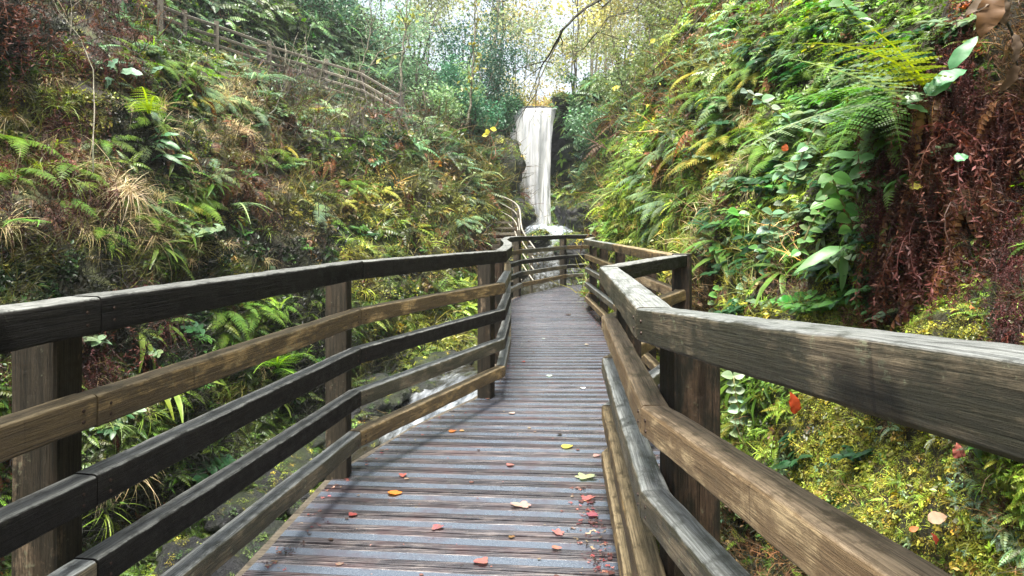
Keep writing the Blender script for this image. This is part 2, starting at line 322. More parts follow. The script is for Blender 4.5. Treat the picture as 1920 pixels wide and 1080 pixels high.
# ---------------------------------------------------------------- water
def water_material(name, fall=False):
    m, N, L, out = newmat(name)
    uv = N('ShaderNodeAttribute', attribute_name='Col')       # x across, y along, z foam
    sep = N('ShaderNodeSeparateColor'); L(uv.outputs['Color'], sep.inputs[0])
    mp = N('ShaderNodeMapping'); mp.inputs['Scale'].default_value = (4.5, .3, 0) if fall else (6, 1.5, 0)
    L(uv.outputs['Color'], mp.inputs[0])
    a = N('ShaderNodeTexNoise', i_Scale=1.6, i_Detail=6.0, i_Roughness=.6); L(mp.outputs[0], a.inputs['Vector'])
    if fall:
        col = ramp(N, L, a.outputs[0], [(.3, (.62, .65, .68)), (.52, (.78, .79, .79)), (.7, (.9, .88, .84))]).outputs[0]
        p = N('ShaderNodeBsdfPrincipled', i_Roughness=.6); L(col, p.inputs['Base Color'])
        tl = N('ShaderNodeBsdfTranslucent'); L(col, tl.inputs['Color'])
        mm = N('ShaderNodeMixShader'); mm.inputs[0].default_value = .3; L(p.outputs[0], mm.inputs[1]); L(tl.outputs[0], mm.inputs[2])
        tr = N('ShaderNodeBsdfTransparent')
        k = math_(N, L, 'ADD', a.outputs[0], math_(N, L, 'MULTIPLY', sep.outputs[2], 1.0))
        al = ramp(N, L, k, [(.62, (0, 0, 0)), (1.15, (1, 1, 1))])
        al = ramp(N, L, math_(N, L, 'MULTIPLY', k, .7), [(.36, (0, 0, 0)), (.72, (1, 1, 1))])
        ms = N('ShaderNodeMixShader'); L(al.outputs[0], ms.inputs[0]); L(tr.outputs[0], ms.inputs[1]); L(mm.outputs[0], ms.inputs[2])
        L(ms.outputs[0], out.inputs[0])
    else:
        fo = math_(N, L, 'ADD', math_(N, L, 'MULTIPLY_ADD', a.outputs[0], .7), math_(N, L, 'SUBTRACT', sep.outputs[2], .5)); fo.node.inputs[0].links[0].from_node.inputs[2].default_value = .15
        fr = ramp(N, L, fo, [(.40, (0, 0, 0)), (.9, (1, 1, 1))])
        foam = ramp(N, L, a.outputs[0], [(.35, (.14, .17, .21)), (.6, (.38, .42, .46)), (.75, (.62, .63, .62))]).outputs[0]
        col = mix(N, L, (.018, .016, .010), foam, fr.outputs[0])
        p = N('ShaderNodeBsdfPrincipled'); L(col, p.inputs['Base Color'])
        rr = N('ShaderNodeMapRange', i_3=.05, i_4=.55); L(fr.outputs[0], rr.inputs[0]); L(rr.outputs[0], p.inputs['Roughness'])
        bm = N('ShaderNodeBump', i_Strength=.5, i_Distance=.05); L(a.outputs[0], bm.inputs['Height']); L(bm.outputs[0], p.inputs['Normal'])
        L(p.outputs[0], out.inputs[0])
    return m
M_STREAM, M_FALL = water_material('stream_water'), water_material('falling_water', True)
def stream():
    K = [(1.3,29.8,1.1,1.3,1.2),(1.35,28.8,1.45,1.0,1.2),(1.4,27.4,1.1,1.3,1.1),(1.4,26,.8,1.7,.7),(1.3,24,.6,1.6,.42),(1.1,22,.25,1.5,.5),(1.0,20,-.1,1.4,.5),(1.0,18,-.45,1.5,.35),
         (.8,16.5,-.72,1.5,.45),(.5,14,-.9,1.4,.3),(-.05,12,-.98,1.25,.35),(-.6,10,-1.02,1.0,.62),(-.85,8.6,-1.12,.95,.72),(-.95,7.2,-1.2,.8,.36),(-1.0,5,-1.24,.7,.25),(-1.0,2,-1.28,.7,.2),(-1.2,-5,-1.3,.9,.2)]
    K = np.array(K); n = 420; m = 26
    t = np.linspace(0, len(K)-1, n); I = np.arange(len(K))
    C = np.stack([np.interp(t, I, K[:, k]) for k in range(5)], 1)
    for _ in range(14): C[1:-1] = .25*C[:-2]+.5*C[1:-1]+.25*C[2:]
    vs = []; cs = []
    s = 0
    for i in range(n):
        a = C[min(i+1, n-1)]-C[max(i-1, 0)]; dx, dy = a[0], a[1]; l = math.hypot(dx, dy); nx, ny = -dy/l, dx/l
        if i: s += math.hypot(C[i, 0]-C[i-1, 0], C[i, 1]-C[i-1, 1])
        for j in range(m):
            q = (j/(m-1)*2-1)*C[i, 3]
            x, y = C[i, 0]+nx*q, C[i, 1]+ny*q
            fo = C[i, 4]
            z = C[i, 2]+fbm((q*2.2, s*.8, 1), 1.0, 5)*.14*(.15+fo)
            vs.append((x, y, z)); cs.append((q, s, fo*(1-.35*abs(q/C[i, 3])**2)))
    f = [(i*m+j, i*m+j+1, (i+1)*m+j+1, (i+1)*m+j) for i in range(n-1) for j in range(m-1)]
    o = mesh_obj('stream', vs, f, M_STREAM, None, cs, True); tag(o, 'dark rushing stream with milky white rapids', 'stream', kind='structure')
stream()
def waterfall():
    nu, nv = 60, 130; vs = []; cs = []; D = 29.9
    yy = [190, 197, 204, 235, 270, 320, 370, 405, 432]; xl = [976, 966, 963, 953, 949, 956, 970, 988, 998]; xr = [1050, 1048, 1043, 1036, 1033, 1031, 1031, 1032, 1036]
    for i in range(nv):
        t = i/(nv-1); py = 190+(432-190)*t
        z = U(0, py, D).z
        for j in range(nu):
            u = j/(nu-1); px = np.interp(py, yy, xl)*(1-u)+np.interp(py, yy, xr)*u
            x = (px-960)/F*D
            y = D-.35*math.sqrt(max(0, t-.06))*1.2-.25*math.sin(math.pi*u)+fbm((x*3.2, z*.25, 2), 1.0, 4)*.22
            if t < .06: y = D+(.06-t)*26+.3*noise.noise(Vector((x*4, 0, 0)))
            zz = z if t >= .06 else U(0, 204.5, D).z+(.06-t)*4.0+.10*noise.noise(Vector((x*3, t*30, 5)))
            e = min(u, 1-u)*2*(1+.6*noise.noise(Vector((z*1.3, u*2, 4))))
            vs.append((x, y, zz)); cs.append((x, -z, .36+.55*min(1, e*1.9)-.12*max(0, t-.55)))
    f = [(i*nu+j, i*nu+j+1, (i+1)*nu+j+1, (i+1)*nu+j) for i in range(nv-1) for j in range(nu-1)]
    o = mesh_obj('waterfall', vs, f, M_FALL, None, cs, True)
    tag(o, 'tall silky white waterfall dropping down the dark cliff', 'waterfall', kind='structure')
waterfall()

# ---------------------------------------------------------------- rocks
def rock(loc, size, label, mat=M_ROCK, group='boulders along the stream', seed=0, rz=0, smallz=.0):
    import bmesh
    bm = bmesh.new(); bmesh.ops.create_icosphere(bm, subdivisions=4, radius=1)
    for v in bm.verts:
        p = v.co+Vector((seed*3.1, seed*1.7, 0))
        k = 1+.42*fbm(p, .9, 3)+.14*fbm(p, 3.0, 3)
        v.co = Vector((v.co.x*k*size[0], v.co.y*k*size[1], v.co.z*k*size[2]))
    me = bpy.data.meshes.new('rock'); bm.to_mesh(me); bm.free(); me.materials.append(mat)
    me.polygons.foreach_set('use_smooth', np.ones(len(me.polygons), dtype=bool))
    o = bpy.data.objects.new('rock', me); COL.objects.link(o); o.location = loc; o.rotation_euler = (0, 0, rz)
    return tag(o, label, 'rock', group)
ROCKS = [
 (U(947, 318, 26.3), (.72, .7, 1.1), 'large mossy boulder bulging out left of the waterfall'),
 (U(975, 404, 25.5), (.62, .6, .5), 'wet black boulder below the mossy one left of the fall foot'),
 (U(1100, 408, 26.0), (.95, .8, .55), 'dark wet boulder right of the foam at the fall foot'),
 (U(1068, 400, 28.2), (.7, .5, .6), 'dark rock ledge close behind the foam at the fall foot'),
 (U(1130, 395, 27.0), (.9, .8, .9), 'dark rock under the ferny cliff right of the fall'),
 (U(1012, 452, 21.0), (.35, .4, .25), 'dark rock in the rapids behind the far fence'),
 (U(1075, 470, 20.0), (.5, .5, .4), 'dark rock at the right edge of the rapids beyond the far fence'),
 (U(962, 197, 29.6), (.35, .4, .26), 'small mossy rock at the left end of the fall lip'),
 (U(1058, 190, 29.5), (.4, .4, .3), 'mossy rock at the right end of the fall lip'),
 (U(955, 500, 18.0), (.45, .5, .4), 'dark rock by the foot of the steps')]
for i, (l, s, lb) in enumerate(ROCKS): rock(l, s, lb, M_ROCK, seed=i+1, rz=i*.7)
for i in range(34):
    y = 3.2+i*.27; side = i % 2
    cx = np.interp(y, [2, 5, 7.2, 8.6, 10, 12, 14], [-1.15, -1.1, -1.0, -.85, -.6, -.05, .5])
    x = cx+(-1 if side == 0 or y < 7 else 1)*(.78+random.random()*.55)
    s = .12+random.random()*.22
    rock((x, y, -1.12+random.random()*.12), (s*1.3, s, s*.75), 'mossy dark cobble at the stream edge seen through the left fence', M_ROCK, seed=20+i, rz=i, group='cobbles at the stream edge')

# ---------------------------------------------------------------- timber
def rail_mesh(L, w, h, rr, bow=0.0, seg=10, seed=0, m0=0., m1=0.):
    """board along local X from 0 to L, centred on y,z; rounded top edges; slightly uneven"""
    prof = []
    def arc(cy, cz, a0, a1, n=4):
        for k in range(n+1):
            a = R(a0+(a1-a0)*k/n); prof.append((cy+rr*math.cos(a), cz+rr*math.sin(a)))
    arc(w/2-rr, h/2-rr, 0, 90); arc(-w/2+rr, h/2-rr, 90, 180)
    s = .006
    prof += [(-w/2, -h/2+s), (-w/2+s, -h/2), (w/2-s, -h/2), (w/2, -h/2+s)]
    n = len(prof); vs = []; fs = []
    seg = max(3, int(L/.04))
    for i in range(seg+1):
        x0 = L*i/seg
        for (y, z) in prof:
            x = x0+(y*m0 if x0 < L*.5 and i < 2 else 0)-(y*m1 if i > seg-2 else 0)
            d = .0035*noise.noise(Vector((x*2.3+seed*5, y*18, z*18)))+.002*noise.noise(Vector((x*9, y*30+seed, z*30)))
            vs.append((x, y*(1+d*12)+.0018*noise.noise(Vector((x*11, y*9+seed, z*9))), z*(1+d*10)+bow*math.sin(math.pi*i/seg)+.0018*noise.noise(Vector((x*13+5, y*25, z*9)))))
    for i in range(seg):
        for k in range(n): fs.append((i*n+k, i*n+(k+1) % n, (i+1)*n+(k+1) % n, (i+1)*n+k))
    fs.append(tuple(range(n-1, -1, -1))); fs.append(tuple(range(seg*n, (seg+1)*n)))
    return vs, fs
def fence(root, pts, zc, mats, w, h, outward, zo=None, skip=(), ext=.02):
    """pts plan points; rails on the path side"""
    for i in range(len(pts)-1):
        a, b = Vector(pts[i]), Vector(pts[i+1])
        za, zb = (zo[i], zo[i+1]) if zo else (0, 0)
        for r, z in enumerate(zc):
            if (i, r) in skip: continue
            A = Vector((a.x, a.y, z+za)); B = Vector((b.x, b.y, z+zb)); d = (B-A); Ln = d.length; d.normalize()
            hh = h*1.12 if r == 0 else h; ww = w*1.3 if r == 0 else w
            e = -.0025
            A -= d*e; Ln += 2*e
            def turn(p, q, r_):
                u1, u2 = (Vector(q)-Vector(p)).normalized(), (Vector(r_)-Vector(q)).normalized(); th = math.atan2(u1.x*u2.y-u1.y*u2.x, u1.dot(u2)); return max(-1.2, min(1.2, math.tan(th/2)))
            m0 = turn(pts[i-1], pts[i], pts[i+1]) if i else 0; m1 = turn(pts[i], pts[i+1], pts[i+2]) if i < len(pts)-2 else 0
            vs, fs = rail_mesh(Ln, ww, hh, min(ww, hh)*(.17 if r else .13), random.uniform(-.004, .004), seed=i*7+r, m0=m0, m1=m1)
            o = mesh_obj('top_rail' if r == 0 else 'rail', vs, fs, mats[r] if not isinstance(mats[r], list) else mats[r][i % len(mats[r])], root, smooth=False)
            o.data.polygons.foreach_set('use_smooth', np.ones(len(o.data.polygons), dtype=bool))
            o.data.set_sharp_from_angle(angle=R(40)) if hasattr(o.data, 'set_sharp_from_angle') else None
            s = d.cross(Vector((0, 0, 1))).normalized(); u = s.cross(d)
            mt = Matrix((d, -s, u)).transposed().to_4x4(); mt.translation = A+Vector((0, 0, .0015*((i+r) % 3)))
            o.matrix_local = Matrix.Translation(-root.location) @ mt
            if A.y < 5.6 and Ln > .4:
                sy = outward*(ww/2+.001)
                for xx in (.045, Ln-.045):
                    if A.y+d.y*xx < .3: continue
                    for zz in (-hh*.22, hh*.12):
                        mb = MB(); mb.tube([(xx, sy-outward*.004, zz), (xx, sy+outward*.0015, zz)], [.0048, .0042], 8, (1, 1, 1)); q_ = mb.build('screw', M_IRON, o)
def post(root, x, y, z0, z1, s, rz, mat, name='post', seed=0):
    n = 14; vs = []; fs = []
    prof = [(-1, -.9), (-.9, -1), (.9, -1), (1, -.9), (1, .9), (.9, 1), (-.9, 1), (-1, .9)]
    for i in range(n+1):
        X = (z1-z0)*i/n
        for (a, b) in prof:
            d = 1+.03*noise.noise(Vector((X*2+seed, a, b)))
            vs.append((X, a*s/2*d, b*s/2*d))
    m = 8
    for i in range(n):
        for k in range(m): fs.append((i*m+k, i*m+(k+1) % m, (i+1)*m+(k+1) % m, (i+1)*m+k))
    fs.append(tuple(range(m-1, -1, -1))); fs.append(tuple(range(n*m, (n+1)*m)))
    o = mesh_obj(name, vs, fs, mat, root)
    c, s_ = math.cos(rz), math.sin(rz)
    mt = Matrix(((0, c, s_), (0, s_, -c), (1, 0, 0))).to_4x4()      # local x up
    mt.translation = Vector((x, y, z0)); o.matrix_local = Matrix.Translation(-root.location) @ mt
    return o
def bolts(root, x, y, z, nrm, s=.009):
    pass
LP = [(-1.44, -.5), (-1.27, .7), (-1.11, 1.80), (-.83, 3.66), (-.09, 5.38), (-.045, 6.8), (-.05, 8.2), (-.12, 10.1), (-.08, 12.0), (.17, 13.35), (1.22, 15.75), (1.95, 16.35), (3.3, 17.0)]
lroot = empty('timber_fence', (-.9, 3.66, 0)); tag(lroot, 'dark five rail timber fence curving along the left side of the boardwalk', 'fence')
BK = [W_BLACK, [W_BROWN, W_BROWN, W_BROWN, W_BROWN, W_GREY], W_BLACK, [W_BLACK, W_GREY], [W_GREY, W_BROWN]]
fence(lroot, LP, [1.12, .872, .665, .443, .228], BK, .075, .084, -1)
for k, (x, y, s, rz, m) in enumerate([(-1.38, .65, .115, .1, W_POST), (-1.215, 1.815, .115, 0, W_POST), (-.94, 3.76, .115, 0, W_POST), (-.205, 5.5, .11, -.3, W_POST), (-.145, 6.9, .11, 0, W_DKPOST),
        (-.15, 8.3, .11, 0, W_DKPOST), (-.23, 10.1, .11, 0, W_POST), (-.19, 12.05, .11, -.3, W_DKPOST), (.10, 13.45, .12, -.4, W_POST), (1.17, 15.88, .125, -.5, W_POST), (1.9, 16.48, .12, -.4, W_DKPOST), (3.2, 17.1, .12, -.2, W_DKPOST)]):
    post(lroot, x, y, -1.5, 1.085, s, rz, m, seed=k)
rroot = empty('timber_fence', (.45, 3.5, 0)); tag(rroot, 'weathered five rail timber fence with a stepped recess along the right side of the boardwalk', 'fence')
RP = [(.481, -.1), (.36, 1.74), (.49, 3.5), (1.2, 4.95), (1.215, 8.1), (1.22, 11.3), (2.1, 16.2)]
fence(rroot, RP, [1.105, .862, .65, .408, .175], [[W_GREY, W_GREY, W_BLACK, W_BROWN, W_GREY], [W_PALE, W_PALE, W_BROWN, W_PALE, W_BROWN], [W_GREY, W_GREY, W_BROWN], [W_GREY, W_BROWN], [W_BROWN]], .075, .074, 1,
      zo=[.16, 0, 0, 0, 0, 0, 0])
for k, (x, y, s, rz, m, zt) in enumerate([(.58, .1, .125, 0, W_DKPOST, 1.1), (.475, 1.86, .125, .12, W_DKPOST, 1.05), (.575, 3.42, .115, -.1, W_DKPOST, 1.03), (1.23, 5.02, .125, -.4, W_DKPOST, 1.155),
        (1.31, 6.6, .11, 0, W_DKPOST, 1.04), (1.31, 8.4, .11, 0, W_DKPOST, 1.04), (1.31, 9.9, .11, 0, W_DKPOST, 1.04), (1.31, 11.2, .11, 0, W_DKPOST, 1.04), (1.75, 13.7, .11, .2, W_DKPOST, 1.04), (2.18, 16.1, .11, .2, W_DKPOST, 1.04)]):
    post(rroot, x, y, -1.5, zt, s, rz, m, seed=30+k)

# boardwalk
LE = np.array([(-.6, -1.55), (.1, -1.42), (.9, -1.3), (1.8, -1.13), (2.68, -1.01), (3.77, -.93), (4.68, -.62), (5.48, -.24), (5.8, -.15), (8, -.1), (10.2, -.17), (12, -.13), (13.4, .13), (15.7, 1.17), (16.3, 1.9), (16.9, 2.7), (18, 4)])
RE = np.array([(-.6, .50), (1.65, .40), (3.5, .56), (4.2, 1.0), (4.9, 1.27), (11.3, 1.30), (13, 1.5), (16.9, 2.9), (18, 4.4)])
bw = empty('boardwalk', (0, 3, 0)); tag(bw, 'wet plank boardwalk with grooved boards curving towards the waterfall', 'boardwalk')
PIT = .155
def deck_board(yc, i):
    w = PIT-.013
    prof = []   # (y,z,mat)
    ribs = 3; e = w*.30
    def ribset(y0, y1, n):
        st = (y1-y0)/n
        for k in range(n):
            prof.extend([(y0+st*(k+.08), 0.0), (y0+st*(k+.62), 0.0), (y0+st*(k+.70), -.0045), (y0+st*(k+.98), -.0045)])
    ribset(-w/2, -w/2+e, ribs); prof.extend([(-w/2+e, -.001), (w/2-e, -.001)]); ribset(w/2-e+.001, w/2, ribs)
    prof = [(-w/2, -.034), (-w/2, -.003)]+prof+[(w/2, -.003), (w/2, -.034)]
    ang = np.interp(yc, [1, 3, 6, 11, 16], [-.13, -.10, -.01, 0, .08])+random.uniform(-.004, .004)
    tilt = random.uniform(-.003, .003); dz = random.uniform(-.0015, .0015)
    nx = 14; vs = []; fs = []; mi = []
    for j in range(nx+1):
        for (py, pz) in prof:
            y0 = yc+py
            xl = np.interp(y0, LE[:, 0], LE[:, 1])-.02; xr = np.interp(y0, RE[:, 0], RE[:, 1])+.03
            if yc > 15.3: xr = min(xr, 2.9)
            x = xl+(xr-xl)*j/nx; y = y0+(x-.0)*ang
            vs.append((x, y-3, pz+dz+tilt*x+.0012*noise.noise(Vector((x*3, yc*4, 0)))))
    n = len(prof)
    for j in range(nx):
        for k in range(n-1):
            fs.append((j*n+k, (j+1)*n+k, (j+1)*n+k+1, j*n+k+1))
            ya, yb = prof[k][0], prof[k+1][0]; mid = (ya+yb)/2
            mi.append(1 if abs(mid) < w/2-e+.0005 and prof[k][1] == -.001 and prof[k+1][1] == -.001 else 0)
    fs.append(tuple(range(n))); mi.append(0); fs.append(tuple(range((nx+1)*n-1, nx*n-1, -1))); mi.append(0)
    return mesh_obj('deck_board', vs, fs, [M_DECK, M_GRIT], bw, mi=mi)
for i in range(100): deck_board(1.25+PIT*i, i)
def strip(edge, off, w, z0, z1, name, mat, ymin=.4, ymax=17.2):
    ys = np.linspace(ymin, ymax, 150); vs = []
    for y in ys:
        x = np.interp(y, edge[:, 0], edge[:, 1])+off
        for a, b in ((0, z0), (w, z0), (w, z1), (0, z1)): vs.append((x+a, y-3, b+.003*noise.noise(Vector((x*3, y*3, a)))))
    f = [(i*4+k, i*4+(k+1) % 4, (i+1)*4+(k+1) % 4, (i+1)*4+k) for i in range(len(ys)-1) for k in range(4)]
    mesh_obj(name, vs, f, mat, bw)
strip(LE, -.065, .038, -.16, -.004, 'edge_board', W_POST)
strip(RE, .035, .038, -.16, -.004, 'edge_board', W_POST)
for off in (.18, .62): strip(LE, off, .07, -.20, -.045, 'joist', W_DKPOST)
for off in (-.15,): strip(RE, off, .07, -.20, -.045, 'joist', W_DKPOST)

# steps beyond the bend with pale handrail
st = empty('timber_steps', (-.15, 17.4, 0)); tag(st, 'flight of timber steps climbing left towards the waterfall', 'steps')
for k in range(10):
    t = k/9; x = -.05-.15*t; y = 17.4+k*.32; z = .02+k*.165
    mb = MB(); 
    vs = [(x-.3, y, z-.06), (x+.3, y, z-.06), (x+.3, y+.32, z-.06), (x-.3, y+.32, z-.06), (x-.3, y, z), (x+.3, y, z), (x+.3, y+.32, z), (x-.3, y+.32, z)]
    mb.add([(a+.15, b-17.4, c) for a, b, c in vs], [(3, 2, 1, 0), (4, 5, 6, 7), (0, 1, 5, 4), (1, 2, 6, 5), (2, 3, 7, 6), (3, 0, 4, 7)])
    mb.build('tread', W_FAR, st)
    mb = MB(); vs = [(x-.48, y+.29, z-.16), (x+.3, y+.29, z-.16), (x+.3, y+.315, z-.16), (x-.48, y+.315, z-.16)]
hr = empty('handrail_fence', U(975, 430, 18)); tag(hr, 'pale thin railed fence curving up beside the far steps', 'fence')
HB = hr.location
hp = [U(1012, 478, 16.9), U(1000, 463, 17.2), U(977, 431, 18.2), U(975, 392, 19.4), U(965, 379, 21), U(936, 366, 23)]
for r in range(4):
    mb = MB(); q = [p-HB+Vector((-.03*r, 0, -.24*r)) for p in hp]
    pp = []
    for a, b in zip(q[:-1], q[1:]):
        for t in (0, .33, .66): pp.append(a.lerp(b, t))
    pp.append(q[-1]); pp = [pp[0]]+[(pp[i-1]+pp[i]*2+pp[i+1])/4 for i in range(1, len(pp)-1)]+[pp[-1]]
    mb.tube(pp, [.027 if r == 0 else .02]*len(pp), 6); mb.build('top_rail' if r == 0 else 'rail', W_FAR, hr, True)
for p in hp[1:]:
    mb = MB(); q = p-HB; mb.tube([q+Vector((-.05, .05, .0)), q+Vector((-.05, .05, -1.25))], [.045, .045], 4); mb.build('post', W_FAR, hr)

# hillside fence upper left
HF = [(300, 8), (345, 26), (405, 46), (504, 82), (610, 116), (679, 137), (750, 178)]
zt = 6.25
fp = []
for px, py in HF:
    h_ = hit(px, py+52); fp.append((px, py, h_[0].y if h_ else 20))
Ds = [f[2] for f in fp]; k_ = np.polyfit(range(len(Ds)), Ds, 1)
Ds = [min(d_, k_[0]*i+k_[1])-.5 for i, d_ in enumerate(Ds)]
Ds = [(Ds[max(i-1, 0)]+Ds[i]+Ds[min(i+1, len(Ds)-1)])/3 for i in range(len(Ds))]; print('FENCE', Ds)
fp = [U(px, py, d_) for (px, py, _), d_ in zip(fp, Ds)]
hf = empty('hillside_fence', fp[2]-Vector((0, 0, 1.1))); tag(hf, 'old bleached post and rail fence slanting across the upper left hillside', 'fence')
B0 = hf.location
for k, p in enumerate(fp):
    mb = MB(); q = p-B0; mb.tube([q+Vector((0, 0, -1.5)), q+Vector((.01, 0, .08))], [.085, .08], 4); mb.build('post', W_FAR, hf)
for a, b in zip(fp[:-1], fp[1:]):
    for r in range(4):
        d = b-a; dz = Vector((0, -.07, -.05-.24*r))
        vs, fs = rail_mesh(d.length, .05, .075, .02, seed=r+int(a.x*9)); 
        o = mesh_obj('rail', vs, fs, W_FAR, hf); dd = d.normalized(); s = dd.cross(Vector((0, 0, 1))).normalized(); u = s.cross(dd)
        mt = Matrix((dd, -s, u)).transposed().to_4x4(); mt.translation = a-B0+dz+Vector((0, 0, random.uniform(-.02, .02))); o.matrix_local = mt
# ---------------------------------------------------------------- plants
PAL = dict(moss=(.27, .27, .04), lime=(.23, .32, .045), green=(.095, .155, .026), bright=(.13, .23, .032), deep=(.028, .065, .018), bluegreen=(.10, .18, .075),
           paleg=(.20, .30, .15), olive=(.15, .155, .032), brown=(.15, .09, .04), red=(.085, .030, .020), rust=(.21, .085, .03), straw=(.42, .33, .17),
           yellow=(.42, .36, .05), dark=(.018, .022, .010), grey=(.17, .15, .12), gold=(.34, .25, .07))
class Q:
    """quads only prototype, unit sized, z outwards"""
    def __init__(s): s.v = []; s.f = []; s.c = []
    def leaf(s, b, d, n, L, W, col=(1, 1, 1), fold=.2, droop=0.):
        b = Vector(b); d = Vector(d).normalized(); sd = d.cross(Vector(n))
        sd = sd.normalized() if sd.length > 1e-3 else Vector((1, 0, 0)); up = sd.cross(d)
        mid = b+d*L*.5-up*(W*fold+droop*L*.1); tip = b+d*L-up*droop*L*.5
        q = len(s.v); s.v += [b, b+d*L*.42+sd*W*.5, tip, b+d*L*.42-sd*W*.5, mid]; s.c += [col]*5
        s.f += [(q, q+1, q+2, q+4), (q, q+4, q+2, q+3)]
    def blade(s, pts, w, col=(1, 1, 1), n=(0, 0, 1)):
        m = len(pts); q = len(s.v)
        for i, p in enumerate(pts):
            p = Vector(p); t = (Vector(pts[min(i+1, m-1)])-Vector(pts[max(i-1, 0)])).normalized(); sd = t.cross(Vector(n))
            sd = sd.normalized() if sd.length > 1e-3 else Vector((1, 0, 0))
            k = w*(1-.9*(i/(m-1))**2)*.5
            s.v += [p-sd*k, p+sd*k]; s.c += [col]*2
        for i in range(m-1): s.f.append((q+2*i, q+2*i+1, q+2*i+3, q+2*i+2))
    def arr(s): return np.array([tuple(v) for v in s.v], dtype=np.float32), np.array(s.f, dtype=np.int32), np.array(s.c, dtype=np.float32)
    def obj(s, name, mat, parent=None, tint=(1, 1, 1)):
        v, f, c = s.arr(); return mesh_obj(name, v, f, mat, parent, c*np.array(tint))
def rv(s=1.): return Vector((random.gauss(0, s), random.gauss(0, s), random.gauss(0, s)))
def tone(a=.35): k = 1+random.uniform(-a, a); return (k*random.uniform(.88, 1.12), k, k*random.uniform(.8, 1.2))
def arcpts(az, L, up, droop, n=6, b=(0, 0, 0)):
    h = Vector((math.cos(az), math.sin(az), 0)); pts = []
    for i in range(n+1):
        t = i/n; pts.append(Vector(b)+h*L*t*(.35+.65*min(1, t+.35))+Vector((0, 0, up*t-droop*t*t))*L)
    return pts
def frond(q, pts, pl, pairs, col=(1, 1, 1), rach=(.9, .8, .45), pin=False, lean=.45, wk=.30):
    """rachis through pts with pinnae on both sides; pin gives each pinna its own leaflets"""
    P = [Vector(p) for p in pts]; seg = [0]
    for a, b in zip(P[:-1], P[1:]): seg.append(seg[-1]+(b-a).length)
    T = seg[-1]
    def at(s_):
        s_ = max(0, min(T*.9999, s_))
        for i in range(len(P)-1):
            if s_ <= seg[i+1]: k = (s_-seg[i])/(seg[i+1]-seg[i]+1e-9); return P[i].lerp(P[i+1], k), (P[i+1]-P[i]).normalized()
        return P[-1], (P[-1]-P[-2]).normalized()
    q.blade(P, T*.016, rach)
    for i in range(pairs):
        t = .14+.85*i/(pairs-1); p, d = at(T*t)
        side = d.cross(Vector((0, 0, 1))); side = side.normalized() if side.length > 1e-3 else Vector((1, 0, 0)); up = side.cross(d)
        k = math.sin(math.pi*(t*.80+.2)**.8)**.8 if t < .98 else .12
        Lp = pl*max(.08, k)
        for sg in (-1, 1):
            dd = (side*sg+d*lean+rv(.05)-up*.12).normalized(); c = tuple(a*b for a, b in zip(col, tone(.22)))
            if not pin: q.leaf(p, dd, up, Lp, T/pairs*.95, c, .12, .5)
            else:
                m = 7
                for j in range(m):
                    u = (j+.4)/m; bp = p+dd*Lp*u-up*.12*Lp*u*u; ll = Lp*wk*(1-u*.85)
                    for s2 in (-1, 1): q.leaf(bp, (d*s2+dd*.5), up, ll, Lp/m*.95, c, .1)
                q.blade([p, p+dd*Lp*.5-up*.03*Lp, p+dd*Lp-up*.12*Lp], Lp*.05, c)
def p_fern(n=7, pairs=13, pin=False, droop=.65):
    q = Q()
    for i in range(n):
        az = i*6.283/n+random.uniform(-.3, .3); L = random.uniform(.7, 1.05)
        frond(q, arcpts(az, L, random.uniform(.5, .95), random.uniform(droop*.7, droop*1.25)), .17*L+.03, pairs, tone(.2), pin=pin)
    return q
def p_bracken(n=9):
    q = Q()
    for i in range(n):
        az = random.uniform(0, 6.28); L = random.uniform(.6, 1.1)
        b = (random.uniform(-.2, .2), random.uniform(-.2, .2), 0)
        frond(q, arcpts(az, L*.6, random.uniform(.2, .5), random.uniform(1.2, 2.0), b=b), .15, 9, tone(.5), rach=(1.3, 1.1, .9), lean=.9)
    return q
def p_grass(n=34, w=.022, droop=.8, L0=.6):
    q = Q()
    for i in range(n):
        az = random.uniform(0, 6.28); L = random.uniform(L0, 1.1); b = (random.gauss(0, .07), random.gauss(0, .07), 0)
        pts = arcpts(az+random.uniform(-.2, .2), L*random.uniform(.4, .9), random.uniform(.6, 1.2), droop*random.uniform(.5, 1.6), n=5, b=b)
        h = Vector((math.cos(az), math.sin(az), .4)); q.blade(pts, w*random.uniform(.6, 1.3), tone(.4), n=(random.gauss(0, .3), random.gauss(0, .3), 1))
    return q
def p_strap(n=9):
    q = Q()
    for i in range(n):
        az = i*6.283/n+random.uniform(-.4, .4); L = random.uniform(.6, 1.05)
        pts = arcpts(az, L, random.uniform(.45, .9), random.uniform(.6, 1.0), n=6)
        c = tone(.2); m = len(pts); b = len(q.v)
        for j, p in enumerate(pts):
            t = j/(m-1); tg = (pts[min(j+1, m-1)]-pts[max(j-1, 0)]).normalized(); sd = tg.cross(Vector((0, 0, 1))); sd = sd.normalized() if sd.length > .01 else Vector((1, 0, 0))
            k = .055*math.sin(math.pi*min(.97, .12+t*.86))**.6*(1+.14*math.sin(j*2.3)); u = sd.cross(tg)
            q.v += [p-sd*k+u*.012, p, p+sd*k+u*.012]; q.c += [c, tuple(a*.8 for a in c), c]
        for j in range(m-1):
            for a in (0, 1): q.f.append((b+3*j+a, b+3*j+a+1, b+3*j+4+a, b+3*j+3+a))
    return q
